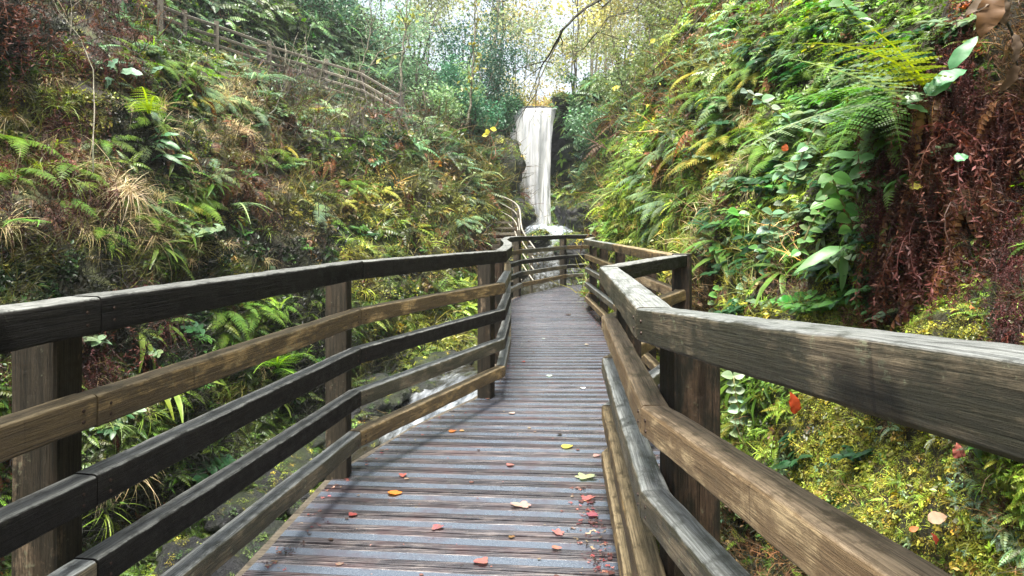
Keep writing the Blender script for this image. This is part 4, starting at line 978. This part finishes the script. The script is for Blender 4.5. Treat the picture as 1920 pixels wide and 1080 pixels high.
# straw tuft
def hero_grass(label, px, py, s, tint, n=120, w=.008, dr=1.3, name='grass_tuft'):
    h = hit(px, py); q = p_grass(n, w, dr, .5); o = q.obj(name, M_DRY, None, tint); o.location = h[0]+h[1]*.05; o.scale = (s,)*3
    o.rotation_mode = 'QUATERNION'; o.rotation_quaternion = Matrix([list(r) for r in frame(h[1], 1, .45)]).to_quaternion(); tag(o, label, 'grass', None)
hero_grass('large pale straw coloured grass tuft spilling down the left bank', 225, 365, .75, (.62, .52, .30), 170)
hero_grass('smaller straw grass tuft just right of the large pale one', 290, 375, .45, (.5, .42, .2))
hero_grass('pale yellow grass tuft on the ridge of the left bank', 420, 185, .7, (.55, .5, .2))
hero_grass('straw grass tuft on the ridge below the hillside fence', 450, 250, .6, (.55, .42, .22))
hero_grass('green grass tuft with arching blades left of the first fence gap', 205, 800, .33, (.20, .30, .08), 40, .014)
hero_grass('light green grass tuft low in the gap before the second left post', 300, 1020, .3, (.25, .38, .07), 60, .014)
# round leaved climbing stems on the right
def hero_stem(label, pts, leafL, n, tint, lw=.85, cat='plant'):
    r = empty('climbing_plant', pts[0]); tag(r, label, cat); P = [p-pts[0] for p in pts]
    mb = MB(); mb.tube(P, [.0045*max(1, pts[0].y/3)]*len(P), 5, (.30, .30, .12)); mb.build('stem', M_LEAF, r, True)
    T = len(P)-1
    for i in range(n):
        t = T*(.08+.92*i/(n-1)) if n > 1 else T; k = min(T-1, int(t)); a = P[k].lerp(P[k+1], t-k); dr = (P[k+1]-P[k]).normalized()
        for sg in (-1, 1):
            q = Q(); dd = (Vector((sg, -.35, -.05))+rv(.22)).normalized(); L = leafL*random.uniform(.75, 1.2)
            hleaf(q, a, dd, Vector((0, -.9, .8))+rv(.18), L, L*lw, tuple(c*random.uniform(.8, 1.2) for c in tint), random.uniform(.05, .35)); q = q2mb(q); q.build('leaf', M_LEAF, r)
d = D_at(1440, 470, .18)
hero_stem('climbing stem with pale blue green round leaves left of the red bracken', [U(1432, 590, d), U(1440, 520, d-.05), U(1438, 450, d-.1), U(1448, 400, d-.12)], .078, 10, (.20, .34, .20))
hero_stem('arching stem with pale oval leaves rising towards the big ferns', [U(1448, 445, d-.02), U(1475, 370, d-.06), U(1500, 300, d-.1), U(1535, 225, d-.1)], .082, 10, (.18, .32, .17), .7)
hero_stem('low stem with pale round leaves beside the recess post', [U(1370, 610, d+.1), U(1385, 570, d), U(1395, 545, d), U(1402, 525, d)], .062, 6, (.20, .33, .18))
for lab, pts, lf, n, t_ in [('trailing ivy stem with heart shaped leaves down the middle of the right bank', [(1560, 330), (1545, 380), (1520, 420), (1500, 470)], .06, 8, (.16, .34, .10)), ('short leafy stem with broad glossy leaves left of the climbing stems', [(1400, 480), (1395, 440), (1385, 400)], .085, 5, (.12, .30, .06)),
    ('leafy stem with large bright leaves over the pale strap leaf', [(1600, 440), (1590, 400), (1570, 360), (1560, 330)], .085, 6, (.16, .36, .08)), ('silvery leaved stem leaning left on the upper right bank', [(1500, 250), (1470, 220), (1430, 190), (1400, 170)], .07, 7, (.26, .38, .24)),
    ('dark green leaved stem high on the right bank above the big ferns', [(1620, 60), (1600, 30), (1580, 5)], .09, 5, (.08, .22, .05)), ('round leaved shoot rising behind the kink of the right top rail', [(1345, 600), (1340, 570), (1350, 540)], .06, 5, (.18, .36, .12))]:
    d = D_at(pts[0][0], pts[0][1], .12); hero_stem(lab, [U(x, y, d-.03*i) for i, (x, y) in enumerate(pts)], lf*.8*max(1, d/3.6), n, t_, .8)
d = D_at(1395, 760, .15)
hero_stem('pale leaved plant under the right top rail beside the dark post', [U(1385, 830, d), U(1387, 770, d), U(1378, 735, d), U(1375, 705, d)], .06, 7, (.28, .42, .24))
hero_stem('bright green leaved plant under the right top rail left of the red leaf', [U(1440, 800, d), U(1440, 760, d), U(1435, 730, d), U(1425, 700, d)], .075, 6, (.14, .34, .05), .5)
def hero_leaves(label, name, spots, tint, cat='leaf', lw=.75, mat=None, fixD=None):
    c = U(spots[0][0], spots[0][1], fixD or D_at(spots[0][0], spots[0][1], .2)); r = empty(name, c); tag(r, label, cat)
    for s in spots:
        d_ = fixD or D_at(s[0], s[1], .16); a = U(s[0], s[1], d_)-c; e = U(s[2], s[3], d_-.25*math.hypot(s[2]-s[0], s[3]-s[1])/F*d_)-c; q = Q(); L = (e-a).length
        hleaf(q, a, e-a, Vector((random.uniform(-.2, .2), -.8, .8)), L, L*(s[4] if len(s) > 4 else lw), tint, .3, .08); q.obj('leaf', mat or M_LEAF, r)
hero_leaves('two round bright green leaves low on the right bank above the top rail', 'broad_leaved_plant', [(1490, 572, 1462, 560, 1.0), (1490, 572, 1520, 548, .9), (1492, 574, 1500, 590, .8)], (.08, .33, .05), 'plant')
hero_leaves('long pale strap leaf arching on the right bank left of the red bracken', 'strap_leaved_fern', [(1580, 462, 1495, 492, .22), (1582, 468, 1584, 545, .20), (1580, 462, 1625, 470, .3)], (.18, .38, .12), 'fern')
hero_leaves('cluster of large pale green leaves in front of the red bracken top', 'broad_leaved_plant', [(1625, 300, 1560, 275, .32), (1630, 310, 1590, 330, .5), (1640, 290, 1600, 300, .4), (1690, 195, 1745, 165, .45), (1740, 180, 1790, 130, .5), (1700, 200, 1760, 205, .4)], (.15, .32, .12), 'plant')
hero_leaves('pale ivy leaves beside the top of the red bracken', 'ivy', [(1735, 175, 1765, 150, .8), (1750, 160, 1810, 120, .5), (1780, 130, 1830, 60, .35), (1790, 300, 1815, 288, .9)], (.10, .30, .12), 'ivy')
hero_leaves('broad glossy leaves high on the left bank beside the climbing stem', 'broad_leaved_plant', [(225, 135, 262, 130, .5), (262, 130, 245, 150, .6), (210, 150, 190, 165, .7), (280, 140, 300, 120, .5), (205, 130, 215, 108, .8)], (.18, .32, .2), 'plant')
hero_leaves('rosette of blue green leaves halfway down the left bank', 'rosette_plant', [(300, 255, 265, 258, .3), (300, 255, 330, 245, .3), (300, 262, 275, 275, .3), (300, 262, 335, 270, .3), (300, 250, 290, 236, .4), (305, 290, 340, 300, .25), (305, 290, 275, 300, .25), (320, 292, 358, 290, .22)], (.10, .26, .10), 'plant')
for lab, sp, tint in [('upright scarlet leaf on the bank under the right top rail', (1492, 776, 1490, 740, .62), (.45, .05, .012)), ('orange red leaf high on the right bank among pale leaves', (1470, 284, 1474, 270, .9), (.6, .09, .02)), ('curled red leaf at the lower right on the moss', (1757, 1020, 1753, 1002, .6), (.3, .04, .02)),
    ('pink and red leaf on dark litter at the right', (1795, 860, 1800, 835, .9), (.5, .16, .12)), ('small rust leaf on moss above the pale middle rail', (1705, 995, 1722, 988, .6), (.42, .11, .03)), ('pale fawn leaf lying on the moss at the lower right', (1740, 975, 1775, 965, .7), (.45, .27, .18)),
    ('small round fawn leaf at the foot of the red bracken', (1615, 427, 1625, 420, .9), (.4, .22, .15)), ('yellow leaf cluster at the edge of the red bracken', (1705, 352, 1730, 345, .8), (.5, .45, .05))]:
    hero_leaves(lab, 'fallen_leaf', [sp], tint, 'leaf', mat=M_DRY)
# twig with dry leaves in the upper right corner
tr = empty('hanging_twig', U(2010, -170, 1.8)+Vector((.35, .1, -.05))); tag(tr, 'dark twig with curled golden brown dead leaves in the upper right corner', 'twig')
P = [Vector((0, 0, 0))]+[U(x, y, d_)-tr.location for x, y, d_ in ((2010, -170, 1.8), (1950, -110, 1.7), (1900, -50, 1.62), (1866, -8, 1.56), (1900, 60, 1.6), (1908, 130, 1.62))]
mb = MB(); mb.tube([p+rv(.003) for p in P], [.012, .009, .007, .006, .004, .003, .002], 6); mb.build('stem', M_BARK, tr, True)
for (x0, y0, x1, y1, d_, w_, c_) in ((1866, -6, 1846, 56, 1.56, .6, (.17, .09, .022)), (1870, -6, 1890, 40, 1.57, .5, (.10, .06, .03)), (1902, 64, 1916, 110, 1.6, .4, (.10, .065, .04)), (1906, 120, 1893, 168, 1.62, .4, (.09, .05, .028)), (1862, -8, 1820, 14, 1.57, .4, (.12, .075, .04))):
    q = Q(); a = U(x0, y0, d_)-tr.location; e = U(x1, y1, d_-.02)-tr.location; L = (e-a).length
    hleaf(q, a, e-a, Vector((random.uniform(-.5, .5), -1, .3)), L, L*w_, c_, .35, .13); q.obj('leaf', M_DRY, tr)

# thin stems and saplings on the left bank
def sapling(label, path, r0, twigs=10, tint=(.30, .28, .18), leafc=None, name='sapling', nl=0, mat=M_PALEBARK):
    r = empty(name, path[0]); tag(r, label, 'sapling' if name == 'sapling' else 'vine'); P = []
    for a, b in zip(path[:-1], path[1:]):
        for t in (0, .25, .5, .75): P.append(a.lerp(b, t))
    P.append(path[-1]); P = [p-path[0]+rv(r0*.45) for p in P]
    mb = MB(); n = len(P); mb.tube(P, [r0*(1-.7*i/(n-1)) for i in range(n)], 5); mb.build('trunk', mat, r, True)
    lq = Q()
    for k in range(twigs):
        i = random.randint(n//4, n-2); p = P[i].copy(); d = (P[i+1]-P[i]).normalized(); d = (d+rv(.55)).normalized(); q = [p]; L = r0*random.uniform(14, 38)
        for _ in range(4): d = (d+rv(.2)+Vector((0, 0, .06))).normalized(); p = p+d*L/4; q.append(p)
        t = MB(); t.tube(q, [r0*.35, r0*.28, r0*.22, r0*.16, r0*.09], 4); t.build('twig', mat, r, True)
        for _ in range(nl):
            a = random.choice(q[1:]); l = r0*random.uniform(2.5, 4.5); lq.leaf(a, rv(1), rv(1), l, l*.7, tone(.3))
    if nl: lq.obj('leaves', M_LEAF, r, leafc)
def SP(lst, D0, D1=None): D1 = D1 or D0; n = len(lst); return [U(x, y, D0+(D1-D0)*i/(n-1)) for i, (x, y) in enumerate(lst)]
sapling('long pale curving vine hanging down the left bank', SP([(175, 325), (177, 200), (174, 130), (150, 70), (110, 20), (80, -40)], D_at(175, 320)-.5, D_at(140, 30)-.5), .006, 3, name='vine')
sapling('short thin straight vine near the upper left corner', SP([(133, 70), (134, 30), (130, -30)], D_at(133, 90)-.6), .007, 2, name='vine')
sapling('pale slender tree above the waterfall steps', SP([(875, 240), (884, 180), (889, 110), (890, 40), (893, -60)], 23.5), .05, 12, leafc=(.4, .4, .08), nl=4)
sapling('pale crooked tree beside the end of the hillside fence', SP([(750, 175), (752, 120), (757, 95), (762, 40), (765, -60)], 24), .055, 12, leafc=(.4, .42, .12), nl=4)
sapling('thin bare sapling in front of the hillside fence, leftmost', SP([(534, 230), (536, 160), (537, 125), (534, 85)], 19), .045, 8)
sapling('thin bare sapling in front of the hillside fence, second from left', SP([(570, 215), (575, 160), (577, 105), (572, 70)], 19.5), .035, 8)
sapling('leaning bare sapling in front of the hillside fence, rightmost', SP([(560, 225), (590, 180), (600, 150), (607, 110)], 19.5), .03, 8)
sapling('forked leaning stem below the right part of the hillside fence', SP([(590, 225), (610, 200), (640, 165), (650, 140)], 20), .03, 6)
sapling('tall bare sapling rising from the last hillside fence post', SP([(665, 190), (672, 140), (690, 90), (697, 40), (690, -20)], 24), .04, 14)
sapling('bare sapling leaning right behind the hillside fence', SP([(685, 140), (710, 100), (740, 85), (770, 72)], 25), .035, 10)
sapling('thin pale stem on the ridge left of the hillside fence', SP([(482, 270), (490, 200), (505, 160), (512, 150)], 15), .028, 6)
sapling('bare dark sapling on the right side above the waterfall', SP([(1075, 190), (1078, 120), (1085, 50), (1080, -60)], 30), .06, 12, mat=M_BARK)
# overhanging dark branch with yellow leaves
ob = empty('overhanging_tree', U(1690, -240, 7.6)); tag(ob, 'dark bare branch with a few yellow leaves reaching over the gorge from above', 'tree')
O0 = ob.location
def wander(p, d, L, r, n, out, depth, sag=.03):
    q = [p]; 
    for _ in range(n): d = (d+rv(.17)+Vector((0, 0, -sag))).normalized(); p = p+d*L/n; q.append(p)
    mb = MB(); mb.tube(q, [r*(1-.75*i/n) for i in range(n+1)], 5); mb.build('branch' if depth == 0 else 'twig', M_BARK, ob, True); out.extend(q[2:])
    if depth < 2:
        for _ in range(5 if depth == 0 else 3):
            i = random.randint(1, n-1); dd = (d+rv(.65)).normalized(); wander(q[i], dd, L*random.uniform(.3, .55), r*.5*(1-.4*i/n), n, out, depth+1)
tips = []
mb = MB(); mb.tube([hit(1690, -240)[0]-O0+Vector((.2, 0, -.4)) if hit(1690, -240) else Vector((1, 0, -1)), Vector((0, 0, .2)), U(1400, -330, 7.2)-O0], [.16, .13, .09], 8); mb.build('trunk', M_BARK, ob, True)
for path, r in [([(1400, -330), (1220, -110), (1125, 0), (1088, 22), (1055, 55), (1035, 95), (1015, 125), (1000, 165), (990, 190)], .02), ([(1052, 58), (1048, 75), (1030, 110), (1012, 150), (1003, 180), (975, 215), (945, 265)], .010),
                ([(1220, -110), (1170, -20), (1130, 12), (1118, 0)], .012), ([(1400, -330), (1240, -60), (1190, 20), (1140, 32), (1120, 60), (1170, 75), (1195, 90)], .009), ([(1240, -60), (1280, 10), (1262, 50), (1225, 80)], .009), ([(1120, 60), (1095, 90), (1070, 105), (1062, 140)], .007),
                ([(1400, -330), (1370, -60), (1330, 10), (1290, 60), (1240, 120), (1200, 150)], .011)]:
    pp = [U(x, y, 7.2+.25*math.sin(i*1.3))-O0 for i, (x, y) in enumerate(path)]; q = []
    for a, b in zip(pp[:-1], pp[1:]): q += [a.lerp(b, t)+rv(r*.25) for t in (0, .33, .66)]
    q.append(pp[-1]); mb = MB(); mb.tube(q, [r*(1-.8*i/(len(q)-1)) for i in range(len(q))], 6); mb.build('branch', M_BARK, ob, True); tips += q[4:]
    for _ in range(7):
        i = random.randint(3, len(q)-2); dd = ((q[i+1]-q[i]).normalized()+rv(.6)).normalized(); wander(q[i], dd, random.uniform(.25, .6), r*.35, 6, tips, 1)
for k, (x, y) in enumerate([(895, 205), (906, 212), (868, 200), (1138, 128), (1160, 163), (1130, 165), (1000, 30), (985, 50), (1218, 75), (1190, 15)]):
    p = min(tips, key=lambda t_: (proj(t_+O0)[0]-x)**2+(proj(t_+O0)[1]-y)**2); q = MB(); L = random.uniform(.045, .075); q.leaf(p, rv(1), Vector((0, -1, .5)), L, L*.8, (.52, .48, .05), .1); q.build('leaf', M_LEAF, ob)
lq = Q()
for t_ in random.sample(tips, min(60, len(tips))):
    l = random.uniform(.025, .05); lq.leaf(t_, rv(1), rv(1), l, l*.8, tone(.3))
lq.obj('leaves', M_LEAF, ob, (.42, .42, .07))

# bushes and trees up behind
def crown(name, n, rad, size, tint, parent, centre, lumps=9, mat=None):
    q = Q(); C = [Vector((random.gauss(0, .45), random.gauss(0, .45), random.gauss(0, .42))) for _ in range(lumps)]
    for i in range(n):
        c = random.choice(C); d = rv(1).normalized()*random.random()**.45*.42; p = c+d
        p = Vector((p.x*rad[0], p.y*rad[1], p.z*rad[2]))+centre; l = size*random.uniform(.6, 1.5); q.leaf(p, rv(1)+Vector((0, 0, -.2)), Vector((0, 0, 1))+rv(.7), l, l*.6, tone(.4))
    return q.obj(name, mat or M_LEAF, parent, tint)
def bush(label, loc, rad, n, size, tint, group='bushes round the gorge head'):
    r = empty('bush', loc); tag(r, label, 'bush', group)
    for k in range(4):
        mb = MB(); d = Vector((random.gauss(0, .4), random.gauss(0, .4), 1)).normalized(); e = Vector((d.x*rad[0]*.8, d.y*rad[1]*.8, rad[2]*1.1)); mb.tube([Vector((0, 0, -.6)), e*.5+rv(.08), e], [.06, .04, .015], 5); mb.build('stem', M_BARK, r, True)
    crown('foliage', int(n*1.5), rad, size*.85, tint, r, Vector((0, 0, rad[2]*.75)), lumps=14)
def ground_z(x, y):
    h = BV.ray_cast(Vector((x, y, 60)), Vector((0, 0, -1)), 100); return h[0].z if h[0] is not None else 7
BU = [(770, 150, 26, 1.7, (.18, .31, .17), 'blue green bush on the slope over the hillside fence end'), (840, 150, 27, 1.6, (.09, .20, .13), 'blue green bush left of the pale slender tree'), (905, 120, 28.5, 1.7, (.035, .09, .055), 'dark evergreen bush at the left rim of the fall'),
      (860, 60, 30, 2.2, (.06, .14, .10), 'tall dark green bush behind the pale slender tree'), (930, 60, 31, 1.9, (.06, .13, .08), 'dark bush top left of the sky gap'), (780, 40, 30, 2.4, (.27, .38, .25), 'pale misty green bush at the top centre left'), (700, 60, 28, 2.2, (.23, .35, .21), 'misty blue green bush over the hillside fence'),  # misty ones: haze painted in as paler leaf tints
      (620, 40, 27, 1.9, (.09, .18, .12), 'green bush above the middle of the hillside fence'), (880, 175, 25, 1.2, (.09, .22, .12), 'low green bush on the left rim above the steps'), (820, 195, 24, 1.2, (.27, .40, .20), 'pale green bush at the crest of the left bank'), (940, 185, 27.5, 1.0, (.07, .16, .08), 'small dark bush touching the left edge of the fall top'),
      (1098, 188, 29, .8, (.08, .17, .07), 'small bush at the right edge of the fall top'), (1120, 185, 27, 1.1, (.13, .24, .12), 'green bush on the right rim beside the fall'), (1180, 150, 24, 1.3, (.16, .22, .09), 'olive bush on the right rim'), (1230, 90, 22, 1.5, (.20, .24, .09), 'yellow green bush high on the right rim'),
      (1165, 80, 30, 2.0, (.26, .27, .13), 'pale yellowish bush behind the right rim'), (1240, 20, 26, 1.8, (.26, .28, .12), 'pale olive bush at the top right of the gap'), (560, 10, 25, 1.6, (.07, .15, .08), 'dark green bush at the top above the hillside fence'), (460, 0, 23, 1.5, (.06, .14, .07), 'dark green bush at the top left above the hillside fence')]
for px, py, D, s, tint, lab in BU:
    p = U(px, py, D); g = ground_z(p.x, D)
    loc = Vector((p.x, D, min(p.z-s*.75, max(g, p.z-s*1.6)))); bush(lab, loc, (s, s*.9, s*1.0), 1500, .13, tint)
def tree(label, x, y, h, r, tint, n=1300, dens=1., bark=M_BARK, size=.22, group='trees beyond the waterfall'):
    g = ground_z(x, y); root = empty('tree', (x, y, g-.3)); tag(root, label, 'tree', group)
    mb = MB(); P = [Vector((0, 0, 0))]
    for i in range(7): P.append(P[-1]+Vector((random.gauss(0, .13), random.gauss(0, .13), h/7)))
    mb.tube(P, [r*(1-.11*i) for i in range(8)], 7)
    tp = []
    for k in range(11):
        i = random.randint(2, 6); az = random.uniform(0, 6.28); d = Vector((math.cos(az), math.sin(az), random.uniform(.3, 1))).normalized(); p = P[i].copy(); q = [p]; L = h*random.uniform(.15, .32)
        for _ in range(5): d = (d+rv(.2)).normalized(); p = p+d*L/5; q.append(p)
        mb.tube(q, [r*.35*(1-.17*j) for j in range(6)], 4); tp += q[2:]
    mb.build('trunk', bark, root, True)
    q = Q()
    for _ in range(n):
        c = random.choice(tp)+rv(h*.032); l = size*random.uniform(.5, 1.3); q.leaf(c, rv(1), Vector((0, 0, 1))+rv(.8), l, l*.65, tone(.35))
    q.obj('crown', M_LEAF, root, tint)
TW = ['pale yellow leaved', 'thin golden', 'sparse olive', 'light green']
TT = [(.52, .48, .20), (.50, .44, .18), (.36, .38, .18), (.32, .38, .20)]
TR = []
for i in range(30):
    y = random.uniform(36, 72); px = random.uniform(900, 1230) if i < 26 else random.uniform(700, 900)
    x = (px-960)/F*y; k = random.choice((0, 0, 1, 2, 3)) if px > 930 else 3
    if 965 < px < 1062 and (i % 2 or px > 1000): continue
    if 975 < px < 1045 and y < 62: y = random.uniform(50, 72); x = (px-960)/F*y
    if abs(x-1) < 1.2 and y < 36: continue
    if abs(x-1.1) > .9 or y > 44: TR.append((px, x, y, k))
TR.sort()
for i, (px, x, y, k) in enumerate(TR):
    side = 'left of the fall top' if px < 965 else 'straight above the fall' if px < 1050 else 'right of the fall top'
    far = 'far' if y > 52 else 'near'
    tree(f'{TW[k]} {far} tree {side}, {ORD[i] if i < 10 else "between its neighbours" if False else str("trunk number ")+str(i) if False else "among the gorge head trees"}', x, y, random.uniform(9, 15) if y < 52 else random.uniform(11, 17), random.uniform(.06, .12), TT[k], 1100 if 975 < px < 1050 else 1700, bark=random.choice((M_BARK, M_PALEBARK)), size=.24)

for i in range(12):
    y = 36+i*2.2; px = 965+((i*37) % 11)*9; x = (px-960)/F*y; g = ground_z(x, y)
    bush('golden bush above the lip of the fall among the far trees', Vector((x, y, g)), (1.3, 1.2, 1.3+.05*i), 900, .15, random.choice(((.50, .40, .14), (.36, .36, .14), (.46, .34, .12))), 'golden bushes behind the fall lip')
# leaves lying on the deck
def dleaf(px, py, s, col, label, lobes=5, curl=.25, group=None, z=.006):
    D = (H0-z)*F/(py-HZ); x = (px-960)/F*D; n = 20; vs = [(0, 0, 0)]; rz = random.uniform(0, 6.28); c, s_ = math.cos(rz), math.sin(rz)
    for i in range(n):
        a = 6.283*i/n; rr = s*.5*(.62+.38*abs(math.cos(a*lobes/2)))*(1-.25*math.cos(a))*random.uniform(.92, 1.08)
        vs.append((rr*math.cos(a)*1.15, rr*math.sin(a)*.85, curl*rr*rr/s*(1+.8*math.sin(2*a+rz))+.002))
    fs = [(0, 1+i, 1+(i+1) % n) for i in range(n)]; o = mesh_obj('fallen_leaf', [(c*a-s_*b, s_*a+c*b, e) for a, b, e in vs], fs, M_DRY, None, [tuple(k*random.uniform(.8, 1.2) for k in col) for _ in vs])
    o.location = (x, D, z); tag(o, label, 'leaf', group)
for px, py, s, col, lab, lo in [(742, 925, .075, (.5, .13, .025), 'orange brown curled leaf on the deck near the lower left edge', 3), (1063, 838, .085, (.40, .32, .06), 'yellow green leaf on the deck near the right fence', 1), (1095, 895, .11, (.32, .40, .2), 'pale green lobed leaf on the deck beside the right rail', 5),
    (1050, 815, .04, (.02, .016, .012), 'black curled leaf on the deck right of centre', 3), (980, 948, .10, (.38, .26, .2), 'pale pinkish leaf on the middle of the near deck', 5), (1030, 705, .07, (.45, .5, .42), 'pale grey green leaf in the middle of the walkway', 1), (1093, 728, .06, (.50, .48, .5), 'whitish leaf near the right side of the walkway', 1),
    (848, 809, .06, (.6, .22, .05), 'small orange leaf on the deck by the left edge', 1), (1066, 590, .11, (.05, .03, .02), 'dark crumpled leaf far along the walkway', 3), (905, 1052, .07, (.3, .12, .1), 'pink leaf at the very front of the deck', 3), (1045, 1028, .045, (.3, .12, .09), 'small reddish leaf near the front right of the deck', 3),
    (1100, 935, .07, (.35, .11, .10), 'dull red leaf against the right rail', 5), (955, 872, .05, (.3, .12, .1), 'salmon pink leaf just right of the deck middle', 3), (866, 808, .04, (.5, .3, .12), 'tan leaf near the left edge further on', 1), (755, 892, .05, (.40, .14, .10), 'brick red leaf by the orange brown leaf', 3),
    (1048, 1000, .06, (.38, .15, .13), 'rusty pink leaf left of the right rail', 5), (660, 965, .05, (.3, .08, .06), 'dark red leaf at the left edge of the near deck', 3), (818, 990, .06, (.26, .11, .1), 'mauve pink leaf on the near deck left of centre', 3), (960, 775, .05, (.5, .42, .3), 'cream leaf on the middle deck', 1), (982, 678, .045, (.5, .09, .04), 'tiny scarlet leaf on the walkway middle', 3),
    (1100, 646, .06, (.5, .42, .3), 'cream leaf at the right of the far walkway', 1), (1018, 635, .06, (.42, .44, .42), 'pale leaf near the left of the far walkway', 1), (1117, 855, .05, (.45, .30, .25), 'pale brown leaf tucked by the right bottom rail', 3), (1110, 965, .07, (.3, .09, .10), 'wine red leaf under the right bottom rail', 5)]:
    dleaf(px, py, s, col, lab, lo)
for k in range(120):
    y = 2.5+random.random()**1.5*11; xl, xr = np.interp(y, LE[:, 0], LE[:, 1])+.05, min(np.interp(y, RE[:, 0], RE[:, 1]), .45 if y < 3.6 else 9)-.05
    x = random.uniform(xl, xr) if k % 5 > 1 else xr-abs(random.gauss(0, .05))
    dleaf(960+x/y*F, HZ+(H0-.006)*F/y, random.uniform(.016, .036), random.choice(((.13, .055, .045), (.09, .035, .03), (.20, .12, .09), (.05, .028, .022), (.22, .17, .11), (.16, .09, .03))), 'small dull reddish leaf stuck flat to the wet boards', random.choice((1, 3, 5)), .12, 'small leaves stuck to the wet deck', .004)
it = []; bits = []
for c in ((.18, .045, .04), (.09, .03, .03), (.3, .12, .09), (.03, .018, .015), (.35, .25, .15)):
    q = Q(); 
    for _ in range(5): q.leaf(rv(.5)*.5, Vector((random.gauss(0, 1), random.gauss(0, 1), random.uniform(-.05, .2))), Vector((0, 0, 1))+rv(.25), random.uniform(.5, 1.1), .45, tone(.3), .1)
    v, f, c_ = q.arr(); v[:, 2] = np.abs(v[:, 2])*.5; bits.append(((v, f, c_), c))
def litter(x, y, s, z=.004):
    (b, c) = random.choice(bits); it.append((b, Vector((x, y, z)), frame(Vector((0, 0, 1)), random.uniform(0, 6.28), 0), s, jit(c)))
for _ in range(3600):
    y = random.uniform(1.4, 16)**1.0; xl, xr = np.interp(y, LE[:, 0], LE[:, 1]), np.interp(y, RE[:, 0], RE[:, 1]); u = random.random()
    if u < .55: x = min(xr, .47 if y < 3.6 else xr)-abs(random.gauss(0, .07))-(.06 if y < 4 else .0)
    elif u < .68: x = xl+abs(random.gauss(0, .06))
    else: x = random.uniform(xl, xr)
    litter(x, y, random.uniform(.005, .02) if u < .68 else random.uniform(.002, .009))
scatter_mesh('leaf_litter', it, M_DRY, 'dark red leaf crumbs scattered on the boardwalk and along its right edge', 'leaf litter')


# ---------------------------------------------------------------- haze
hz = mesh_obj('haze', [(x, y, z) for x in (-64, 64) for y in (-12, 99) for z in (-3.2, 46)], [(0, 1, 3, 2), (4, 6, 7, 5), (0, 4, 5, 1), (2, 3, 7, 6), (0, 2, 6, 4), (1, 5, 7, 3)], [])
hm = bpy.data.materials.new('haze'); hm.use_nodes = True; hm.node_tree.nodes.clear()
ho = hm.node_tree.nodes.new('ShaderNodeOutputMaterial'); hp_ = hm.node_tree.nodes.new('ShaderNodeVolumePrincipled')
hp_.inputs['Color'].default_value = (.93, .97, 1, 1); hp_.inputs['Density'].default_value = .0009; hp_.inputs['Anisotropy'].default_value = .2
hm.node_tree.links.new(hp_.outputs[0], ho.inputs['Volume']); hz.data.materials.append(hm)
tag(hz, 'thin pale mist filling the gorge', 'haze', kind='stuff')
# ---------------------------------------------------------------- light
w = bpy.data.worlds.new('World'); scn.world = w; w.use_nodes = True
nt = w.node_tree; bg = nt.nodes['Background']; sky = nt.nodes.new('ShaderNodeTexSky'); sky.sky_type = 'NISHITA'; sky.sun_disc = False
sd = Vector((-.10, -.36, 1.3)).normalized()
sky.sun_elevation = math.asin(sd.z); sky.sun_rotation = math.atan2(sd.x, sd.y); sky.air_density = 1.0; sky.dust_density = 3.0; sky.ozone_density = 1.0
hsn = nt.nodes.new('ShaderNodeHueSaturation'); hsn.inputs['Saturation'].default_value = .45; hsn.inputs['Value'].default_value = 1.0
nt.links.new(sky.outputs[0], hsn.inputs['Color']); nt.links.new(hsn.outputs[0], bg.inputs[0]); bg.inputs[1].default_value = .075
sl = bpy.data.lights.new('sun', 'SUN'); sl.energy = 3.0; sl.angle = R(24); sl.color = (1, .95, .87)
so = bpy.data.objects.new('sun', sl); COL.objects.link(so); so.rotation_mode = 'QUATERNION'; so.rotation_quaternion = sd.to_track_quat('Z', 'Y')
scn.view_settings.view_transform = 'Standard'; scn.view_settings.look = 'None'; scn.view_settings.exposure = 2.25; scn.view_settings.gamma = 1
scn.cycles.max_bounces = 6; scn.cycles.transparent_max_bounces = 12
